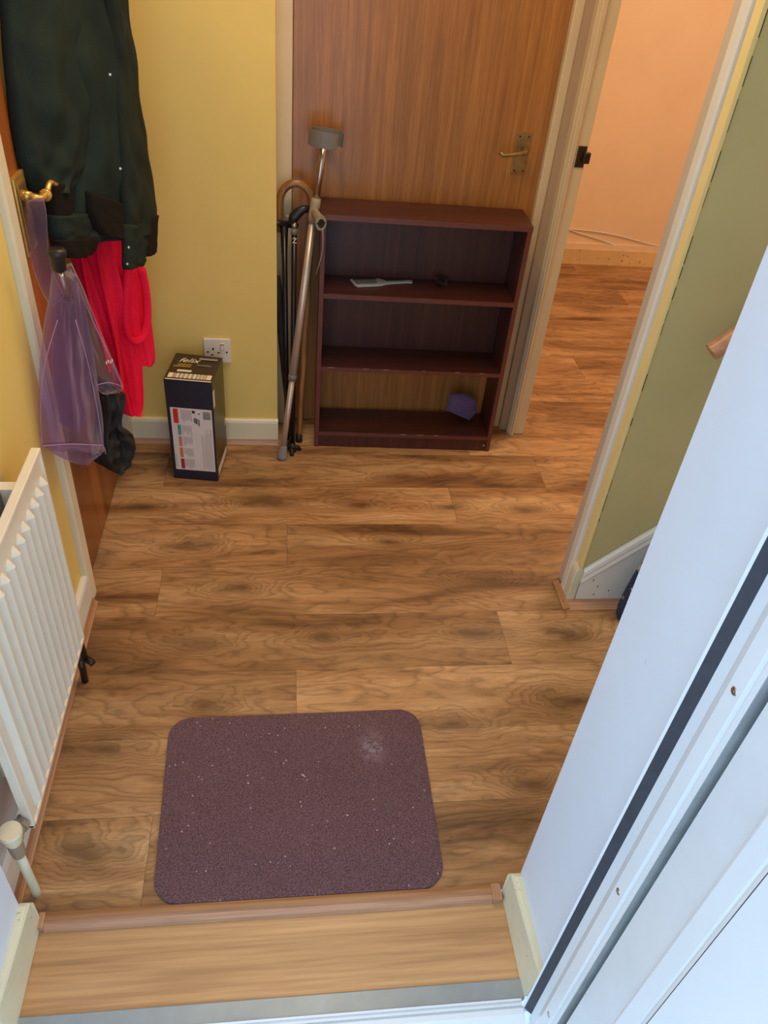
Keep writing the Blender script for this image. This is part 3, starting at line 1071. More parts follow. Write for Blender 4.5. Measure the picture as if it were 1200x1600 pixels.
# spine (near side), then handle
spine = [(0, -0.013), (0.006, -0.024), (hl * 0.9, -0.022), (hl + 0.02, -0.010), (Lc - 0.02, -0.006), (Lc - 0.006, -0.009), (Lc, 0.001), (Lc - 0.006, 0.010), (Lc - 0.03, 0.007), (hl + 0.02, 0.007), (hl, 0.030), (hl - 0.010, 0.030), (hl - 0.013, -0.008), (0.006, -0.010), (0.002, 0.030), (-0.006, 0.030)]
extrude_poly(bm, [cpt(a, b, -0.003) for a, b in spine], (0, 0, 0.005))
nt_ = 11
for i in range(nt_):
    a = 0.008 + (hl - 0.022) * i / (nt_ - 1)
    extrude_poly(bm, [cpt(a - 0.0013, -0.0115, -0.003), cpt(a + 0.0013, -0.0115, -0.003), cpt(a + 0.0011, 0.029, -0.003), cpt(a - 0.0011, 0.029, -0.003)], (0, 0, 0.004))
co = obj('comb', bm, M['comb'], bevel=0.0006)
tag(co, 'pale grey wide-toothed comb with handle lying on the upper shelf of the bookcase', 'comb')

# hair tie
c = at(689, 441, ('z', SH1 + 0.008))
bm = bmesh.new()
rnd = random.Random(9)
for k in range(5):
    pts = []
    r = 0.016 + rnd.uniform(-0.004, 0.004)
    tx, ty = rnd.uniform(-.35, .35), rnd.uniform(-.35, .35)
    for i in range(25):
        a = 2 * PI * i / 24
        pts.append(c + Vector((r * math.cos(a), r * 0.9 * math.sin(a), tx * r * math.cos(a) + ty * r * math.sin(a) + 0.0025 * k - 0.002)))
    ring_tube(bm, pts, 0.0026, 6)
tag(obj('hair_tie', bm, M['hair'], smooth=True), 'tangled dark brown hair tie lying on the upper shelf right of the comb', 'hair tie')

# purple folded pouch, bottom shelf
bm = bmesh.new()
pz = 0.0625
poly = [(697, 646), (702, 622), (724, 620), (742, 630), (744, 648), (732, 661)]
pA, pB = (0.55, 2.392), (0.74, 2.402)
pp = [at(px, py, pA, pB) for px, py in poly]
zmin = min(p.z for p in pp)
pp = [p + Vector((0, 0, max(0, 0))) for p in pp]
n = Vector((pB[1] - pA[1], -(pB[0] - pA[0]), 0)).normalized()
rings = []
cen = sum(pp, Vector()) / len(pp)
ol = []
K = 5
for i in range(len(pp)):
    for k in range(K):
        ol.append(pp[i].lerp(pp[(i + 1) % len(pp)], k / K))
for s, d in ((0.0, 0.017), (0.55, 0.016), (0.9, 0.011), (1.0, 0.004), (1.0, -0.006), (0.9, -0.012), (0.5, -0.014), (0.0, -0.014)):
    sc = max(s, 0.02)
    rings.append([cen + (q - cen) * sc + n * (d + 0.003 * mnoise.noise(q * 40)) for q in ol])
loft(bm, rings)
lo = min(v.co.z for v in bm.verts)
for v in bm.verts:
    v.co.z += (pz - lo)
tag(obj('cloth_pouch', bm, M['purplecloth'], smooth=True), 'small purple folded cloth pouch propped on the bottom shelf of the bookcase', 'pouch')

# ---- elbow crutch
cr = thing('elbow_crutch', (-0.007, 2.23, 0), 'grey aluminium elbow crutch leaning against the veneered door, cuff uppermost', 'crutch')
F0 = at(440.5, 716, ('z', 0.0))
G0 = at(490, 338, ('y', 2.372))
C0 = at(507, 222, ('y', 2.402))
def lerp(a, b, t):
    return a.lerp(b, t)
dv = (G0 - F0).normalized()
zr = (at(447, 594, ('y', 2.262)) - F0).length / (G0 - F0).length
obj('lower_tube', tube([lerp(F0, G0, 0.03), lerp(F0, G0, zr + 0.05)], 0.0095, 16), M['crutchal'], cr, smooth=True)
obj('upper_tube', tube([lerp(F0, G0, zr), lerp(F0, G0, 0.99)], 0.0122, 16), M['crutchal'], cr, smooth=True)
obj('height_collar', tube([lerp(F0, G0, zr - 0.006), lerp(F0, G0, zr + 0.018)], 0.0142, 16), M['greyplastic'], cr, smooth=True)
obj('rubber_ferrule', tube([lerp(F0, G0, 0.001), lerp(F0, G0, 0.010), lerp(F0, G0, 0.025), lerp(F0, G0, 0.055), lerp(F0, G0, 0.06)], [0.0185, 0.0195, 0.016, 0.0135, 0.0118], 18), M['rubbergrey'], cr, smooth=True)
cd_ = (C0 - G0).normalized()
obj('cuff_tube', tube([G0 + cd_ * 0.03, C0 + cd_ * 0.02], 0.0098, 16), M['steel'], cr, smooth=True)
# handle moulding: sleeve + grip toward the hall, hollow end
bm = bmesh.new()
ring_tube(bm, [G0 - dv * 0.018, G0 + dv * 0.0, G0 + cd_ * 0.035, G0 + cd_ * 0.052], [0.0150, 0.0165, 0.0155, 0.0140], 16)
gdir = Vector((0.20, -0.97, -0.03)).normalized()
g0 = G0 + cd_ * 0.012
gp = [g0, g0 + gdir * 0.03, g0 + gdir * 0.06, g0 + gdir * 0.086]
ring_tube(bm, gp, [0.012, 0.0125, 0.0140, 0.0165], 20, cap=False, flat=1.35)
ring_tube(bm, [gp[-1], gp[-1] + gdir * 0.002, gp[-1] - gdir * 0.012], [0.0165, 0.0105, 0.0095], 20, cap=False, flat=1.35)
obj('hand_grip', bm, M['lightgreyplastic'], cr, smooth=True)
obj('grip_hollow', tube([gp[-1] + gdir * 0.0028, gp[-1] - gdir * 0.010], 0.0098, 14, flat=1.35), M['darkhole'], cr)
# thin strap hanging below the grip
e = gp[-1] + Vector((0.004, 0.004, -0.014))
s1 = [e, e + Vector((0.003, 0, -0.03)), e + Vector((0.002, 0.004, -0.075)), e + Vector((-0.006, 0.006, -0.115)), e + Vector((-0.014, 0.01, -0.145))]
obj('wrist_strap', tube([Vector(q) for q in cat_interp([tuple(p) for p in s1], 16)], [0.0065, 0.0068, 0.0068, 0.0066, 0.0064, 0.006, 0.006, 0.0056, 0.005, 0.005, 0.0045, 0.004, 0.0036, 0.003, 0.0025, 0.002], 8, flat=0.4), M['lightgreyplastic'], cr, smooth=True)
# open cuff, a broad C band, gap towards the hall
def cuff():
    bm = bmesh.new()
    R0 = 0.052
    cen = C0 + Vector((0.006, -0.008, 0.012))
    up = (cd_ + Vector((0, 0, 0.5))).normalized()
    fwd = Vector((0.93, -0.37, 0))
    fwd = (fwd - up * fwd.dot(up)).normalized()
    side = up.cross(fwd)
    rows = []
    n = 40
    a0, a1 = math.radians(30), math.radians(326)
    for i in range(n + 1):
        a = a0 + (a1 - a0) * i / n
        d = fwd * math.cos(a) * 0.92 + side * math.sin(a)
        hgt = 0.021 * (1.0 if 2 < i < n - 2 else 0.9)
        r = R0
        rows.append([cen + d * r - up * hgt, cen + d * (r + 0.004) - up * hgt, cen + d * (r + 0.0045) + up * hgt, cen + d * r + up * hgt])
    loft(bm, rows)
    return bm
obj('arm_cuff', cuff(), M['greyplastic'], cr, smooth=False, bevel=0.0008)

# ---- walking sticks in the recess
def stick_pts(a, b, n=12, wob=0.0):
    return [a.lerp(b, i / (n - 1)) + Vector((wob * math.sin(i * 1.7), 0, 0)) for i in range(n)]

# wooden crook cane
ck = thing('crook_cane', (0.05, 2.40, 0), 'brown wooden walking cane with curved crook handle, between black sticks and bookcase', 'walking stick', 'walking sticks in the corner')
top = at(487.5, 318, ('y', 2.415))
bot = at(467, 689, ('z', 0.0))
L = at(437, 338, ('y', 2.415))
R = at(487.5, 318, ('y', 2.415))
T_ = at(462, 286, ('y', 2.415))
arc = []
for i in range(19):
    a = PI * i / 18
    cxm = (L.x + R.x) / 2
    hw = (R.x - L.x) / 2
    arc.append((cxm + hw * math.cos(a), 2.415, R.z - 0.004 + (T_.z - R.z + 0.004) * math.sin(a)))
arc.append((L.x - 0.002, 2.415, L.z - 0.01))
arc.append((L.x + 0.001, 2.415, L.z - 0.045))
body = [bot + Vector((0, 0, 0.004))] + [bot.lerp(Vector(arc[0]), t) + Vector((0.0015 * math.sin(t * 23), 0.001 * math.cos(t * 19), 0)) for t in [i / 16 for i in range(1, 16)]]
pts = [tuple(p) for p in body] + arc
rads = [0.0082 + 0.0036 * min(1, i / 14) + (0.0012 if i % 4 == 2 and i < 16 else 0) for i in range(len(pts))]
obj('shaft', tube(pts, rads, 14), M['bamboo'], ck, smooth=True)
obj('rubber_tip', tube([bot, bot + Vector((0, 0, 0.03))], [0.0135, 0.0105], 14), M['black'], ck, smooth=True)

def black_stick(name, label, tp, bt, r, handle_pts, hr, tip=0.013, mat='blackmetal', grp='walking sticks in the corner'):
    t = thing(name, (bt.x, bt.y, 0), label, 'walking stick', grp)
    obj('shaft', tube([bt + Vector((0, 0, 0.012)), tp], r, 14), M[mat], t, smooth=True)
    obj('handle', tube(handle_pts, hr, 14), M['black'], t, smooth=True)
    obj('rubber_tip', tube([bt, bt + Vector((0, 0, 0.006)), bt + Vector((0, 0, 0.035))], [tip, tip, r * 1.15], 14), M['black'], t, smooth=True)
    return t

# stick with flat T handle, far left
tp = at(444, 352, ('y', 2.40))
bt = at(449, 699, ('z', 0.0))
h = [tp + Vector((-0.026, -0.02, 0.014)), tp + Vector((-0.016, -0.012, 0.010)), tp + Vector((0, 0, 0.002)), tp + Vector((0.022, 0.012, 0.0)), tp + Vector((0.04, 0.02, -0.006))]
s1 = black_stick('walking_stick', 'black walking stick with straight black handle, nearest the yellow wall corner', tp, bt, 0.0085, h, [0.005, 0.008, 0.0115, 0.0105, 0.008])
obj('handle_neck', tube([tp + Vector((0.0005, 0, -0.085)), tp + Vector((0.0005, 0, -0.03)), tp], [0.0095, 0.0115, 0.013], 14), M['black'], s1, smooth=True)
# folding stick with silver collar
tp = at(460, 345, ('y', 2.385))
bt = at(457, 705, ('z', 0.0))
h = [tp + Vector((-0.014, -0.006, 0.002)), tp + Vector((0.0, 0, 0.012)), tp + Vector((0.012, 0.0, 0.026)), tp + Vector((0.028, 0.0, 0.036)), tp + Vector((0.045, 0.004, 0.036))]
s2 = black_stick('walking_stick', 'black folding walking stick with silver collar and white letter below its upturned handle', tp, bt, 0.0082, h, [0.012, 0.016, 0.015, 0.012, 0.010])
ax = (tp - bt).normalized()
obj('silver_collar', tube([tp - ax * 0.022, tp - ax * 0.002], 0.0098, 14), M['steel'], s2, smooth=True)
obj('grey_collar', tube([tp - ax * 0.040, tp - ax * 0.022], 0.0105, 14), M['greyplastic'], s2, smooth=True)
obj('clip', tube([tp + Vector((-0.022, -0.010, 0.022)), tp + Vector((-0.022, -0.010, 0.004))], [0.007, 0.006], 12), M['greyplastic'], s2, smooth=True)
q = tp - ax * 0.062
tb = text_bm('Z', 0.022, q + Vector((-0.0065, -0.0088, 0)), (1, 0, 0), (0, 0, 1), 0.0003)
obj('white_letter', tb, M['whiteprint'], s2)
# small three-point foot
bm = bmesh.new()
for a in (0.4, 2.5, 4.6):
    ring_tube(bm, [bt + Vector((0, 0, 0.022)), bt + Vector((0.022 * math.cos(a), 0.022 * math.sin(a), 0.010)), bt + Vector((0.026 * math.cos(a), 0.026 * math.sin(a), 0.0))], [0.007, 0.007, 0.0085], 10)
obj('tripod_foot', bm, M['black'], s2, smooth=True)
# folded black umbrella leaning left
ub = thing('folded_umbrella', (0.02, 2.42, 0), 'slim furled black umbrella leaning behind the black walking sticks', 'umbrella')
tp = at(433, 432, ('y', 2.40))
bt = at(452, 690, ('z', 0.0)) + Vector((0.004, 0.03, 0))
obj('furled_canopy', tube([tp.lerp(bt, t) for t in (0.0, 0.06, 0.3, 0.6, 0.85, 0.95)], [0.010, 0.0125, 0.0135, 0.012, 0.008, 0.005], 12), M['blackfabric'], ub, smooth=True)
obj('ferrule', tube([tp.lerp(bt, 0.94), bt + Vector((0, 0, 0.001))], [0.0045, 0.003], 10), M['blackmetal'], ub, smooth=True)

# ---- wall socket
so = thing('wall_socket', (-0.212, YB, 0.316), 'white single switched wall socket on the yellow wall behind the box', 'socket')
sx0, sx1, sz0, sz1 = -0.2555, -0.1700, 0.314, 0.400
obj('face_plate', mkbox(sx0, sx1, YB - 0.009, YB, sz0, sz1), M['socket'], so, bevel=0.003)
scx, scz = (sx0 + sx1) / 2, (sz0 + sz1) / 2
bm = bmesh.new()
box(bm, scx - 0.0155, scx - 0.0105, YB - 0.0094, YB - 0.0088, scz + 0.003, scz + 0.011)
box(bm, scx - 0.020, scx - 0.0135, YB - 0.0094, YB - 0.0088, scz - 0.016, scz - 0.012)
box(bm, scx + 0.001, scx + 0.0075, YB - 0.0094, YB - 0.0088, scz - 0.008, scz - 0.004)
for s in (-1, 1):
    ring_tube(bm, [(scx + s * 0.030, YB - 0.0090, scz - 0.004), (scx + s * 0.030, YB - 0.0096, scz - 0.004)], 0.0032, 10)
obj('pin_holes', bm, M['darkhole'], so)
bm = mkbox(scx + 0.010, scx + 0.024, YB - 0.0125, YB - 0.0085, scz + 0.006, scz + 0.028)
obj('rocker_switch', bm, M['socket'], so, bevel=0.0015)
obj('switch_mark', mkbox(scx + 0.011, scx + 0.023, YB - 0.0129, YB - 0.0122, scz + 0.023, scz + 0.0255), M['darksteel'], so)

# ---- cardboard box
bx = thing('cardboard_box', (-0.28, 2.19, 0), 'tall dark navy cardboard pet food box with white label, standing before the yellow wall', 'box')
BO = at(272, 747, ('z', 0.0))
BR = at(341, 752.5, ('z', 0.0))
bex = (BR - BO).normalized()
bey = Vector((-bex.y, bex.x, 0))
bw = (BR - BO).length
BT = 0.372
bdp = 0.165
def bpt(a, b, c):
    return BO + bex * a + bey * b + Vector((0, 0, c))
def bbox(bm, a0, a1, b0, b1, c0, c1):
    vs = box(bm, a0, a1, b0, b1, c0, c1)
    for v in vs:
        v.co = bpt(*v.co)
bm = bmesh.new()
bbox(bm, 0, bw, 0, bdp, 0, BT)
me_faces = list(bm.faces)
bm.faces.ensure_lookup_table()
bm.normal_update()
for f in bm.faces:
    c = f.calc_center_median() - bpt(bw / 2, bdp / 2, BT / 2)
    if c.dot(bex) > bw * 0.4:
        f.material_index = 2
    elif c.z > BT * 0.4:
        f.material_index = 1
# a slight crush of the far right corner
for v in bm.verts:
    if v.co.z > 0.3 and (v.co - BO).dot(bex) > bw * 0.5 and (v.co - BO).dot(bey) > bdp * 0.5:
        v.co += Vector((0.002, 0, -0.004))
body = obj('carton', bm, [M['navybox'], M['boxtop'], M['boxside']], bx, bevel=0.002)
fy = -0.0006
def front_quad(name, a0, a1, c0, c1, mat, lift=0.0006, parent=None, label=None):
    bm = bmesh.new()
    bbox(bm, a0 * bw, a1 * bw, -lift, 0.0002, c0 * BT, c1 * BT)
    return obj(name, bm, M[mat], parent or bx, label=label)
# big label, in front face
lab = front_quad('label', 0.075, 0.955, 0.105, 0.735, 'label', 0.0006, label='large white printed label')
tabs = [('red', 0.585, 0.725, 0.13, 0.235), ('teal', 0.468, 0.570, 0.20, 0.27), ('rose', 0.352, 0.454, 0.20, 0.27), ('orange', 0.236, 0.338, 0.20, 0.27), ('crimson', 0.118, 0.222, 0.20, 0.28)]
for i, (mt, c0, c1, a0, a1) in enumerate(tabs):
    front_quad('coloured_tab', a0, a1, c0, c1, mt, 0.0010, lab, {'red': 'bright red tab', 'teal': 'teal tab', 'rose': 'rose tab', 'orange': 'orange tab', 'crimson': 'dark red tab'}[mt])
bm = bmesh.new()
rnd = random.Random(11)
for (c0, c1) in ((0.59, 0.72), (0.47, 0.565), (0.355, 0.45), (0.24, 0.335), (0.122, 0.22)):
    a = 0.30
    while a < (0.53 if c0 > 0.5 else 0.50):
        l = (c1 - c0) * rnd.uniform(0.6, 1.0)
        bbox(bm, a * bw, (a + 0.011) * bw, -0.0009, 0, (c1 - l) * BT, c1 * BT)
        a += 0.026
for a in (0.70, 0.725, 0.76, 0.785, 0.81, 0.835, 0.86, 0.885, 0.91):
    l = rnd.uniform(0.33, 0.43)
    bbox(bm, a * bw, (a + 0.008) * bw, -0.0009, 0, 0.13 * BT, (0.13 + l) * BT)
bbox(bm, 0.10 * bw, 0.112 * bw, -0.0009, 0, 0.12 * BT, 0.27 * BT)
obj('small_print', bm, M['labelgrey'], lab, label='rows of tiny grey print')
bm = bmesh.new()
for i, (a, wv) in enumerate(((0.565, 0.02), (0.595, 0.03), (0.635, 0.012), (0.66, 0.02))):
    bbox(bm, a * bw, (a + wv) * bw, -0.0010, 0, (0.60 - 0.01 * i) * BT, (0.648 - 0.004 * i) * BT)
bbox(bm, 0.535 * bw, 0.60 * bw, -0.0010, 0, 0.692 * BT, 0.718 * BT)
bbox(bm, 0.665 * bw, 0.70 * bw, -0.0010, 0, 0.683 * BT, 0.694 * BT)
c = 0.640
while c < 0.712:
    hgt = rnd.choice((0.004, 0.006))
    bbox(bm, 0.765 * bw, 0.925 * bw, -0.0010, 0, c * BT, (c + hgt) * BT)
    c += hgt + rnd.choice((0.004, 0.005))
obj('barcode_print', bm, M['labeldark'], lab, label='black barcode and bold print')
# the top: script name, gold lines, white tiles
def top_poly(bm, pts, lift=0.0006):
    extrude_poly(bm, [bpt(a * bw, b * bdp, BT - 0.0002) for a, b in pts], (0, 0, lift))
tb = text_bm('felix', 0.037, bpt(0.14 * bw, 0.66 * bdp, BT + 0.0003), bex, bey, 0.0003, 0.35)
obj('brand_script', tb, M['whiteprint'], bx, label='white flowing script')
bm = bmesh.new()
for b0, a0, a1 in ((0.545, 0.15, 0.42), (0.475, 0.08, 0.44)):
    a = a0
    while a < a1:
        l = rnd.uniform(0.025, 0.045)
        top_poly(bm, [(a, b0), (a + l * 0.8, b0), (a + l * 0.8, b0 + 0.045), (a, b0 + 0.045)])
        a += l
obj('gold_print', bm, M['gold'], bx)
bm = bmesh.new()
top_poly(bm, [(0.55, 0.80), (0.94, 0.80), (0.94, 0.86), (0.55, 0.86)])
top_poly(bm, [(0.56, 0.58), (0.86, 0.56), (0.86, 0.585), (0.56, 0.60)])
obj('faded_print', bm, M['labelgrey'], bx)
bm = bmesh.new()
a = 0.06
i = 0
wds = [0.10, 0.012, 0.012, 0.05, 0.012, 0.04, 0.012, 0.05, 0.015, 0.05, 0.012, 0.05, 0.015, 0.03, 0.015, 0.03, 0.015, 0.02, 0.10]
gap = (0.90 - sum(wds)) / (len(wds) - 1)
for wv in wds:
    top_poly(bm, [(a, 0.07), (a + wv, 0.07), (a + wv, 0.235), (a, 0.235)])
    a += wv + gap
top_poly(bm, [(0.03, -0.005), (0.985, -0.005), (0.985, 0.022), (0.03, 0.022)])
top_poly(bm, [(0.20, 0.30), (0.50, 0.30), (0.50, 0.37), (0.20, 0.37)])
obj('white_print', bm, M['whiteprint'], bx)
# side tape and flap edges
def sidebox(b0, b1, c0, c1, lift=0.0008):
    bm = bmesh.new()
    vs = box(bm, bw - 0.0002, bw + lift, b0 * bdp, b1 * bdp, c0 * BT, c1 * BT)
    for v in vs:
        v.co = bpt(*v.co)
    obj('torn_edge', bm, M['label'], bx, label='white torn card edge on the right side')
sidebox(0.02, 0.14, 0.745, 0.90)
sidebox(0.10, 0.92, 0.035, 0.105)
sidebox(0.90, 0.985, 0.33, 0.48)

# ---- door mat
mt_c = [Vector((-0.266, 1.158, 0)), Vector((0.329, 1.163, 0)), Vector((0.329, 0.724, 0)), Vector((-0.253, 0.724, 0))]
bm = bmesh.new()
outl = []
rr = 0.052
for i in range(4):
    p, a, b = mt_c[i], mt_c[i - 1], mt_c[(i + 1) % 4]
    da, db = (a - p).normalized(), (b - p).normalized()
    cc = p + (da + db) * rr
    for k in range(9):
        t = k / 8 * PI / 2
        outl.append(cc - db * rr * math.cos(t) - da * rr * math.sin(t))
rings = []
cen = Vector((0.035, 0.943, 0))
for s, z in ((1.0, 0.0002), (1.001, 0.003), (0.998, 0.0058), (0.985, 0.0068)):
    rings.append([cen + (q - cen) * s + Vector((0.0006 * mnoise.noise(q * 90), 0.0006 * mnoise.noise(q * 70), z)) for q in outl])
loft(bm, rings)
mo = obj('door_mat', bm, M['mat'])
tag(mo, 'burgundy rectangular door mat with rounded corners and pale specks on the laminate floor', 'mat')
# bits of fluff on the mat
def crumb(px, py, l, ang, label, mat='comb'):
    p = at(px, py, ('z', 0.0078))
    d = Vector((math.cos(ang), math.sin(ang), 0))
    bm = tube([p - d * l / 2, p - d * l * 0.1 + Vector((0, 0.0008, 0)), p + d * l / 2], [0.0006, 0.0018, 0.0006], 6, flat=0.5)
    tag(obj('fluff', bm, M[mat], smooth=True), label, 'fluff')
crumb(474, 1212, 0.012, -0.7, 'white feathery fluff lying near the middle of the burgundy mat')
crumb(543, 1274, 0.006, 0.3, 'round pale grey fluff on the right half of the burgundy mat')
crumb(388, 1224, 0.004, 0.2, 'tiny white speck of fluff left of the middle of the mat')
crumb(663, 1235, 0.006, 1.3, 'yellowish crumb at the right edge of the burgundy mat', 'gold')
crumb(702, 1309, 0.018, 0.0, 'brown splinter on the laminate right of the mat', 'oldbrass')

# ---- radiator
rad = thing('radiator', (-0.49, 1.04, 0.155), 'cream white fluted panel radiator hung on the left wall', 'radiator')
RX = -0.463
ry0, ry1, rz0, rz1 = 0.812, 1.283, 0.155, 0.690
def rad_panel():
    bm = bmesh.new()
    # ribbed front sheet as a height field over (y,z)
    pitch = 0.0335
    nf = int((ry1 - ry0 - 0.024) / pitch)
    ys = []
    y = ry0
    marg = (ry1 - ry0 - nf * pitch) / 2
    prof = [(0.0, 0.0), (0.36, 0.0), (0.60, 1.0), (0.76, 1.0), (0.88, 0.0)]
    cols = [(ry0, 0)]
    for i in range(nf):
        for a, h in prof:
            cols.append((ry0 + marg + (i + a) * pitch, h))
    cols.append((ry1, 0))
    zsamp = [(rz0, 0), (rz0 + 0.020, 0), (rz0 + 0.024, 0.0), (rz0 + 0.034, 1), (rz1 - 0.064, 1), (rz1 - 0.050, 0.0), (rz1 - 0.02, 0), (rz1, 0)]
    grid = []
    for z, k in zsamp:
        grid.append([bm.verts.new((RX + 0.0115 * h * k, y, z)) for y, h in cols])
    for r0, r1 in zip(grid, grid[1:]):
        for a in range(len(cols) - 1):
            bm.faces.new((r0[a], r0[a + 1], r1[a + 1], r1[a]))
    # close to a solid
    back = [[bm.verts.new((RX - 0.012, y, z)) for y in (ry0, ry1)] for z in (rz0, rz1)]
    bm.faces.new((back[0][0], back[1][0], back[1][1], back[0][1]))
    bm.faces.new([v for v in grid[-1]] + [back[1][1], back[1][0]])
    bm.faces.new([v for v in grid[0]][::-1] + [back[0][0], back[0][1]])
    bm.faces.new([r[0] for r in grid][::-1] + [back[0][0], back[1][0]][0:0] + [back[0][0], back[1][0]])
    bm.faces.new([r[-1] for r in grid] + [back[1][1], back[0][1]])
    return bm
obj('front_panel', rad_panel(), M['radiator'], rad)
# rolled rim
bm = bmesh.new()
box(bm, RX - 0.014, RX + 0.004, ry0 - 0.001, ry1 + 0.001, rz1 - 0.010, rz1 + 0.0005)
box(bm, RX - 0.014, RX + 0.0035, ry0 - 0.001, ry1 + 0.001, rz0 - 0.001, rz0 + 0.009)
box(bm, RX - 0.014, RX + 0.0035, ry1 - 0.007, ry1 + 0.001, rz0, rz1)
box(bm, RX - 0.014, RX + 0.0035, ry0 - 0.001, ry0 + 0.007, rz0, rz1)
obj('rim', bm, M['radiator'], rad, bevel=0.002)
for yy, hw in ((0.96, 0.07), (1.19, 0.012)):
    for za, zb in ((rz1 - 0.10, rz1 - 0.02), (rz0 + 0.05, rz0 + 0.12)):
        obj('wall_bracket', mkbox(-0.527, RX - 0.012, yy - hw, yy + hw, za, zb), M['radiator'], rad)
# valve at the near end with pipe to the floor
vp = at(23, 1303, ('x', -0.478))
Vx, Vy, Vz = -0.478, 0.765, 0.150
bm = bmesh.new()
ring_tube(bm, [(Vx, 0.818, 0.185), (Vx, 0.785, 0.185), (Vx, Vy, 0.180)], [0.010, 0.011, 0.011], 14)
ring_tube(bm, [(Vx, Vy, 0.196), (Vx, Vy, 0.172), (Vx, Vy, 0.150)], [0.0135, 0.0135, 0.012], 14)
ring_tube(bm, [(Vx, 0.806, 0.185), (Vx, 0.795, 0.185)], [0.0165, 0.0165], 6)
obj('valve_body', bm, M['lightgreyplastic'], rad, smooth=False, label='dull metal valve body')
obj('valve_cap', tube([(Vx, Vy, 0.193), (Vx, Vy, 0.205), (Vx, Vy, 0.226), (Vx, Vy, 0.232)], [0.0135, 0.0165, 0.0205, 0.0190], 20), M['cream'], rad, smooth=False, label='cream plastic valve cap')
obj('valve_pipe', tube([(Vx, Vy, 0.15), (Vx + 0.001, Vy - 0.001, 0.09), (Vx + 0.003, Vy - 0.003, 0.02), (Vx + 0.003, Vy - 0.003, -0.001)], [0.0085, 0.0085, 0.0088, 0.0088], 14), M['oldcream'], rad, smooth=True, label='cream painted pipe')
bm = tube([(-0.470, 1.270, 0.152), (-0.470, 1.272, 0.120), (-0.468, 1.272, 0.09)], [0.009, 0.010, 0.009], 12)
ring_tube(bm, [(-0.468, 1.272, 0.092), (-0.455, 1.268, 0.088), (-0.447, 1.262, 0.084)], [0.009, 0.0085, 0.008], 12)
ring_tube(bm, [(-0.480, 1.278, 0.09), (-0.482, 1.280, 0.0)], 0.0085, 12)
obj('lockshield_valve', bm, M['darksteel'], rad, smooth=True, label='dark metal valve under the far end')
# small bracket clip visible above radiator top
bm = mkbox(-0.527, -0.508, 1.150, 1.178, 0.600, 0.668)
obj('air_vent', bm, M['greyplastic'], rad, bevel=0.004)

# ---- hanging garments and umbrellas on the left door
HA, HB = (-0.505, 1.86), (-0.335, 2.10)
# robe
rb = thing('dressing_gown', (-0.44, 2.05, 0.30), 'bright red towelling dressing gown hanging on the left door under the dark jacket', 'dressing gown')
RA, RB = (-0.505, 1.98), (-0.375, 2.17)
bm = bmesh.new()
drape(bm, [(106, 300, 205, 300), (108, 385, 204, 375), (125, 440, 208, 440), (145, 505, 211, 505), (165, 560, 213, 560), (180, 605, 215, 610), (190, 640, 215, 636), (194, 647, 212, 645)],
      RA, RB, 0.030, [(0.014, 4, 0.1, 0.15), (0.008, 9, 0.5, 0.2)], 44, 44, 1, 0.002)
obj('front_panel', bm, M['robe'], rb, smooth=True)
bm = bmesh.new()
RA2, RB2 = (-0.475, 2.12), (-0.365, 2.21)
drape(bm, [(150, 300, 216, 300), (160, 380, 222, 400), (178, 440, 230, 460), (190, 480, 236, 510), (198, 520, 240, 545), (206, 555, 240, 562), (210, 568, 236, 568)],
      RA2, RB2, 0.022, [(0.006, 2.4, 0.3, 0.1), (0.003, 5, 0.1, 0.3)], 34, 30, 2, 0.0015)
obj('back_panel', bm, M['robe'], rb, smooth=True)
# belt loop
bl = [(203, 395), (198, 430), (196, 470), (196, 505), (201, 525), (211, 533), (222, 527), (229, 508), (230, 480), (227, 450), (221, 420)]
pts = [at(px, py, (-0.458, 2.00), (-0.338, 2.16)) + Vector((0, 0, 0)) for px, py in bl]
pts = [Vector(p) for p in cat_interp([tuple(p) for p in pts], 40)]
obj('belt', tube(pts, 0.0115, 12, flat=0.7), M['robe'], rb, smooth=True)
# a narrow lapel edge
bl = [(152, 330), (152, 370), (156, 410), (166, 460), (176, 505), (184, 545), (190, 590), (192, 630)]
pts = [at(px, py, (-0.475, 1.962), (-0.345, 2.152)) for px, py in bl]
pts = [Vector(p) for p in cat_interp([tuple(p) for p in pts], 40)]
obj('collar_edge', tube(pts, 0.016, 10, flat=0.28), M['robe'], rb, smooth=True)
bl = [(126, 360), (128, 390), (134, 430), (145, 480), (160, 530), (172, 580)]
pts = [at(px, py, (-0.485, 1.958), (-0.355, 2.148)) for px, py in bl]
pts = [Vector(p) for p in cat_interp([tuple(p) for p in pts], 40)]
obj('collar_edge', tube(pts, 0.015, 10, flat=0.25), M['robe'], rb, smooth=True)

# jacket
jk = thing('jacket', (-0.42, 1.9, 0.78), 'dark green nylon bomber jacket with brown ribbed hem hanging on the left door', 'jacket')
JA, JB = (-0.505, 1.80), (-0.340, 2.14)
bm = bmesh.new()
drape(bm, [(22, -260, 150, -260), (24, -120, 178, -140), (40, 0, 188, 0), (62, 90, 196, 100), (80, 180, 200, 190), (92, 250, 202, 270), (98, 300, 200, 320), (96, 345, 197, 352), (90, 378, 192, 366)],
      JA, JB, 0.045, [(0.012, 2.2, 0.05, 0.2), (0.005, 5.3, 0.4, 0.5)], 60, 48, 3, 0.004)
obj('body', bm, M['jacket'], jk, smooth=True)
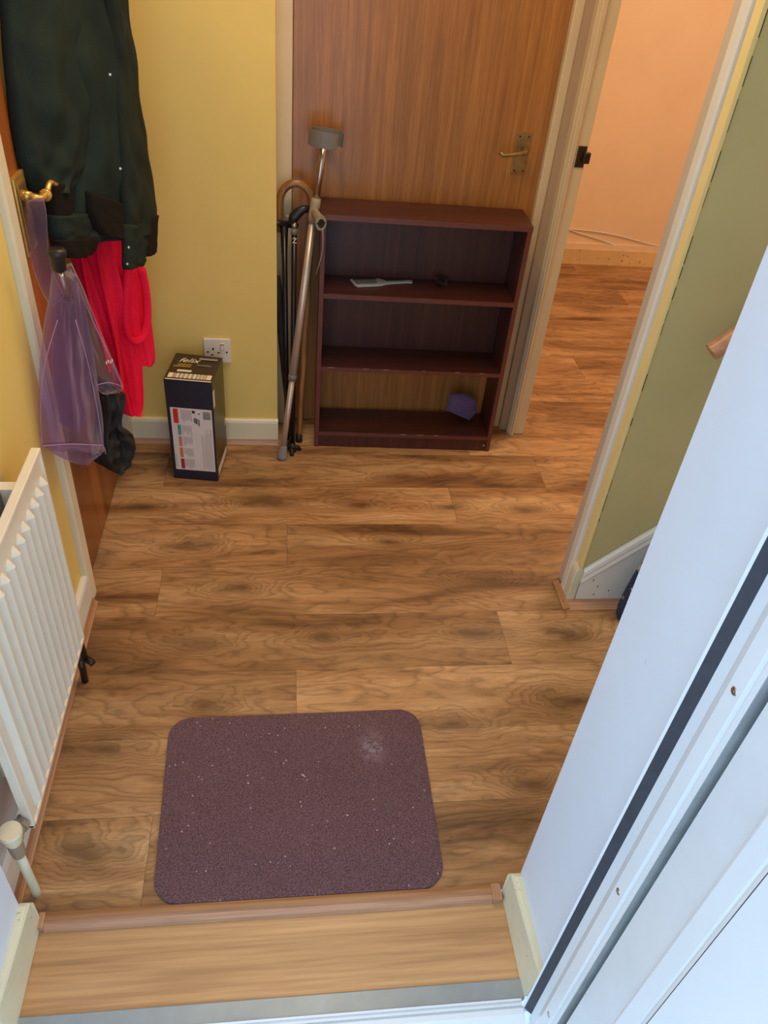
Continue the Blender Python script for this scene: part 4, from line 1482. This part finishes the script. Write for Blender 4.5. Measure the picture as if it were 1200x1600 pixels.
# rib hem right part and left part
bm = bmesh.new()
HA1, HB1 = (-0.475, 1.78), (-0.325, 2.10)
drape(bm, [(131, 298, 196, 322), (131, 318, 197, 338), (133, 335, 197, 356), (142, 358, 194, 371), (146, 364, 192, 372)], HA1, HB1, 0.030, [(0.003, 4, 0, 0)], 14, 30, 4, 0.001)
obj('ribbed_hem', bm, M['rib'], jk, smooth=True)
bm = bmesh.new()
drape(bm, [(74, 335, 142, 330), (76, 362, 150, 350), (80, 378, 150, 368), (84, 392, 140, 392), (90, 398, 130, 398)], (-0.487, 1.78), (-0.412, 1.98), 0.028, [(0.004, 2, 0.2, 0.1)], 16, 28, 5, 0.002)
obj('lower_lining', bm, M['jacket'], jk, smooth=True)
bm = bmesh.new()
drape(bm, [(80, 374, 150, 366), (82, 386, 146, 384), (86, 396, 138, 394), (92, 401, 128, 399)], (-0.483, 1.77), (-0.403, 1.97), 0.028, [(0.002, 5, 0.2, 0)], 10, 28, 6, 0.001)
obj('ribbed_hem', bm, M['rib'], jk, smooth=True)
# near sleeve with cuff
bm = bmesh.new()
SA, SB = (-0.515, 1.755), (-0.415, 1.955)
drape(bm, [(-40, -260, 104, -260), (-24, -130, 116, -130), (0, 0, 118, 0), (6, 80, 126, 90), (14, 160, 130, 170), (22, 225, 128, 230), (32, 265, 122, 262), (42, 288, 108, 284), (50, 300, 100, 294)],
      SA, SB, 0.036, [(0.008, 1.6, 0.15, 0.2), (0.0035, 5, 0.3, 1.2)], 60, 44, 7, 0.004)
obj('sleeve', bm, M['jacket'], jk, smooth=True)
bm = bmesh.new()
drape(bm, [(62, 285, 106, 284), (70, 300, 108, 300), (73, 318, 107, 320), (75, 334, 104, 340), (78, 338, 100, 342)], (-0.492, 1.765), (-0.445, 1.875), 0.024, [(0.001, 8, 0.2, 0)], 12, 26, 8, 0.0006)
obj('cuff', bm, M['rib'], jk, smooth=True)
# front flap with press studs
bm = bmesh.new()
FA, FB = (-0.405, 1.88), (-0.310, 2.08)
drape(bm, [(110, -260, 178, -260), (134, -130, 186, -130), (158, 0, 193, 0), (172, 80, 206, 85), (178, 160, 217, 165), (183, 230, 230, 240), (187, 290, 241, 300), (191, 340, 244, 335), (193, 375, 240, 355)],
      FA, FB, 0.026, [(0.006, 1.5, 0.2, 0.3), (0.004, 4.2, 0.6, 0.9)], 60, 36, 9, 0.004)
obj('front_flap', bm, M['jacketflap'], jk, smooth=True)
bm = bmesh.new()
drape(bm, [(191, 350, 226, 345), (192, 385, 228, 372), (192, 412, 224, 398), (193, 421, 220, 410)], (-0.400, 1.88), (-0.310, 2.07), 0.020, [(0.003, 2, 0.2, 0.3)], 14, 26, 10, 0.002)
obj('flap_end', bm, M['jacketflap'], jk, smooth=True)
bm = bmesh.new()
drape(bm, [(224, 340, 243, 335), (224, 365, 241, 352), (223, 392, 240, 380), (223, 400, 239, 390)], (-0.395, 1.88), (-0.305, 2.07), 0.020, [(0.001, 7, 0.2, 0)], 12, 24, 11, 0.0006)
obj('ribbed_hem', bm, M['rib'], jk, smooth=True)
for q in ((172, 116), (188, 263), (201, 386), (199, 412)):
    p = at(q[0], q[1], (-0.384, 1.848), (-0.286, 2.038))
    n_ = (CAM_P - p)
    n_.z = 0
    n_.normalize()
    bm = tube([p, p + n_ * 0.003, p + n_ * 0.0035], [0.0032, 0.0032, 0.002], 12)
    obj('press_stud', bm, M['steel'], jk, smooth=False)
# hook above the picture that carries jacket and gown
hk = thing('coat_hook', (-0.534, 1.95, 1.72), 'brass coat hook on the left door carrying jacket and gown', 'hook')
obj('hook_plate', mkbox(-0.534, -0.530, 1.93, 1.97, 1.68, 1.78), M['brass'], hk, bevel=0.001)
obj('hook_arm', tube([(-0.53, 1.95, 1.74), (-0.49, 1.95, 1.73), (-0.455, 1.95, 1.745), (-0.445, 1.95, 1.775)], [0.005, 0.005, 0.005, 0.007], 10), M['brass'], hk, smooth=True)

# black umbrella hanging
bu = thing('umbrella', (-0.45, 1.72, 0.2), 'crumpled black fabric umbrella hanging point down behind the purple one', 'umbrella', 'umbrellas hanging on the left door')
bm = bmesh.new()
UA, UB = (-0.50, 1.69), (-0.385, 1.79)
drape(bm, [(146, 590, 162, 592), (146, 600, 178, 604), (147, 608, 191, 614), (150, 640, 187, 640), (150, 664, 186, 662), (148, 680, 204, 676), (143, 700, 208, 694), (141, 716, 203, 712), (160, 728, 200, 726), (172, 734, 184, 733)],
      UA, UB, 0.034, [(0.009, 3.1, 0.1, 0.5), (0.004, 6, 0.4, 0.2)], 60, 54, 12, 0.008)
obj('canopy', bm, M['blackfabric'], bu, smooth=True)
for a, b in (((186, 612), (170, 690)), ((160, 620), (190, 700))):
    p0, p1 = at(*a, (-0.480, 1.665), (-0.365, 1.765)), at(*b, (-0.480, 1.665), (-0.365, 1.765))
    obj('rib', tube([p0, p1], 0.0022, 8), M['blackmetal'], bu, smooth=True)
bm = bmesh.new()
obj('shaft', tube([at(128, 470, UA, UB), at(152, 600, UA, UB)], 0.004, 8), M['blackmetal'], bu, smooth=True)

# purple see-through umbrella
pu = thing('umbrella', (-0.45, 1.55, 0.55), 'see-through purple plastic umbrella with black knob, looped over the brass door handle', 'umbrella', 'umbrellas hanging on the left door')
PA, PB = (-0.500, 1.50), (-0.395, 1.60)
bm = bmesh.new()
drape(bm, [(84, 430, 112, 425), (80, 462, 122, 462), (72, 500, 131, 505), (65, 550, 142, 555), (62, 600, 150, 605), (61, 650, 157, 650), (64, 688, 160, 690), (66, 697, 161, 697)],
      PA, PB, 0.038, [(0.014, 3, 0.15, 0.1), (0.006, 8, 0.4, 0.4)], 50, 48, 13, 0.003)
obj('canopy', bm, M['purplefilm'], pu, smooth=True)
bm = bmesh.new()
drape(bm, [(66, 696, 160, 696), (74, 703, 156, 702), (88, 711, 146, 710), (102, 717, 136, 716)], PA, PB, 0.034, [(0.003, 2, 0.15, 0.1)], 12, 40, 14, 0.002)
obj('lower_fold', bm, M['purplefilm'], pu, smooth=True)
bm = bmesh.new()
drape(bm, [(104, 415, 112, 412), (112, 450, 130, 450), (122, 500, 150, 500), (134, 550, 172, 552), (146, 590, 188, 590), (152, 606, 192, 604), (158, 614, 186, 612)],
      (-0.435, 1.60), (-0.365, 1.64), 0.012, [(0.004, 2, 0.2, 0.2)], 36, 30, 15, 0.002)
obj('clear_panel', bm, M['clearfilm'], pu, smooth=True)
bm = bmesh.new()
drape(bm, [(88, 470, 112, 470), (84, 520, 122, 520), (82, 570, 134, 570), (86, 620, 140, 620), (92, 655, 132, 655), (100, 668, 122, 668)], (-0.49, 1.54), (-0.40, 1.64), 0.020, [(0.006, 3, 0.1, 0.1)], 30, 36, 16, 0.003)
obj('inner_fold', bm, M['purplefilm'], pu, smooth=True)
# strap over the handle
st = [at(54, 312, ('x', -0.487)), at(58, 335, ('x', -0.482)), at(60, 372, (-0.50, 1.60), (-0.40, 1.70)), at(64, 410, (-0.50, 1.58), (-0.40, 1.68)), at(76, 445, (-0.50, 1.55), (-0.40, 1.65)), at(90, 470, PA, PB)]
bm = bmesh.new()
sp = [Vector(p) for p in cat_interp([tuple(p) for p in st], 24)]
ring_tube(bm, sp, [0.019] * 24, 12, flat=0.14, up=(0, 1, 0))
obj('strap', bm, M['purplefilm'], pu, smooth=True)
# knob and shaft
k0, k1 = at(88, 388, (-0.47, 1.50), (-0.40, 1.60)), at(94, 424, (-0.47, 1.50), (-0.40, 1.60))
obj('knob', tube([k0, k0.lerp(k1, 0.12), k0.lerp(k1, 0.3), k0.lerp(k1, 0.45), k0.lerp(k1, 0.9), k1], [0.014, 0.018, 0.0165, 0.0135, 0.0125, 0.009], 18), M['black'], pu, smooth=True)
k2 = at(107, 470, (-0.47, 1.50), (-0.40, 1.60))
obj('shaft', tube([k1, k2], 0.0042, 12), M['steel'], pu, smooth=True)
# welded seams / ribs
def seam(pts, A, B, r=0.0009):
    q = [at(px, py, A, B) for px, py in pts]
    q = [Vector(p) for p in cat_interp([tuple(p) for p in q], 24)]
    obj('seam', tube(q, r, 6), M['filmedge'], pu, smooth=True)
PA2, PB2 = (-0.478, 1.455), (-0.373, 1.555)
seam([(66, 697), (110, 694), (161, 696)], PA2, PB2, 0.0012)
seam([(118, 500), (138, 570), (152, 640), (160, 696)], PA2, PB2)
seam([(161, 696), (164, 703), (165, 709)], PA2, PB2, 0.0009)
seam([(90, 500), (70, 570), (63, 640), (66, 697)], PA2, PB2)
seam([(110, 420), (140, 490), (168, 550), (192, 606)], (-0.425, 1.585), (-0.355, 1.625))
seam([(150, 602), (170, 598), (192, 604)], (-0.425, 1.585), (-0.355, 1.625), 0.0010)
bm = bmesh.new()
p = at(171, 566, (-0.425, 1.58), (-0.355, 1.62))
for i in range(4):
    c = p + Vector((0.004 * (i - 1.5), 0.002 * (i - 1.5), 0.003 * (i % 2)))
    ring_tube(bm, [c + Vector((0, 0, -0.003)), c + Vector((0, 0, 0.003))], 0.0014, 6)
obj('white_mark', bm, M['whiteprint'], pu)

# ---- handrail end on the olive wall
hr = thing('handrail', (1.0, 1.47, 0.83), 'round pale wooden stair handrail end fixed to the olive wall', 'handrail')
ra = at(1112, 550, ('y', 1.462))
rd = Vector((1, 0, sl)).normalized()
obj('rail', tube([ra - rd * 0.003, ra, ra + rd * 1.5], [0.017, 0.0205, 0.0205], 24), M['scotia'], hr, smooth=False)
for t in (0.30, 1.1):
    p = ra + rd * t
    obj('rail_bracket', tube([p + Vector((0, 0, -0.02)), p + Vector((0, 0.03, -0.05)), Vector((p.x, 1.531, p.z - 0.05))], 0.006, 10), M['darksteel'], hr, smooth=True)

# ---- navy floral bag at the foot of the stairs
bg = thing('fabric_bag', (1.05, 1.44, 0), 'navy floral fabric bag standing at the stair foot, half hidden by the white wall', 'bag')
bm = bmesh.new()
rings = []
for z, s in ((0.0, 0.80), (0.01, 0.92), (0.04, 1.0), (0.09, 1.0), (0.14, 0.97), (0.175, 0.90), (0.200, 0.76), (0.212, 0.5), (0.216, 0.2)):
    r = []
    for i in range(32):
        a = 2 * PI * i / 32
        cx_, sy_ = math.cos(a), math.sin(a)
        ssx = math.copysign(abs(cx_) ** 0.6, cx_)
        ssy = math.copysign(abs(sy_) ** 0.6, sy_)
        r.append(Vector((1.020 + (0.088 if ssx < 0 else 0.045) * s * ssx + 0.020 * (z / 0.2), 1.452 + 0.032 * s * ssy, z * 1.16 + 0.001)))
    rings.append(r)
loft(bm, rings)
obj('bag_body', bm, M['floral'], bg, smooth=True)
pts = [(1.01, 1.45, 0.225), (1.015, 1.447, 0.275), (1.035, 1.445, 0.292), (1.055, 1.447, 0.275), (1.065, 1.45, 0.225)]
obj('bag_handle', tube([Vector(p) for p in cat_interp(pts, 18)], 0.006, 8, flat=0.4), M['floral'], bg, smooth=True)

# ---- cable clipped along the wall of the side room
def cable(name, label, pts):
    q = [at(px, py, ('y', 4.143)) for px, py in pts]
    q = [Vector(p) for p in cat_interp([tuple(p) for p in q], 40)]
    tag(obj(name, tube(q, 0.0028, 8), M['whitegloss'], smooth=True), label, 'cable', 'cables along the side room wall')
cable('cable', 'upper thin white cable running along the peach side room wall', [(885, 357), (925, 361), (970, 369), (1010, 380), (1060, 392)])
cable('cable', 'lower slanting white cable crossing the peach side room wall', [(885, 357), (905, 364), (940, 375), (985, 391), (1060, 404)])
struct('trim_40', mkbox(0.893, 2.6, 4.141, 4.15, 0.084, 0.115), M['peach'])
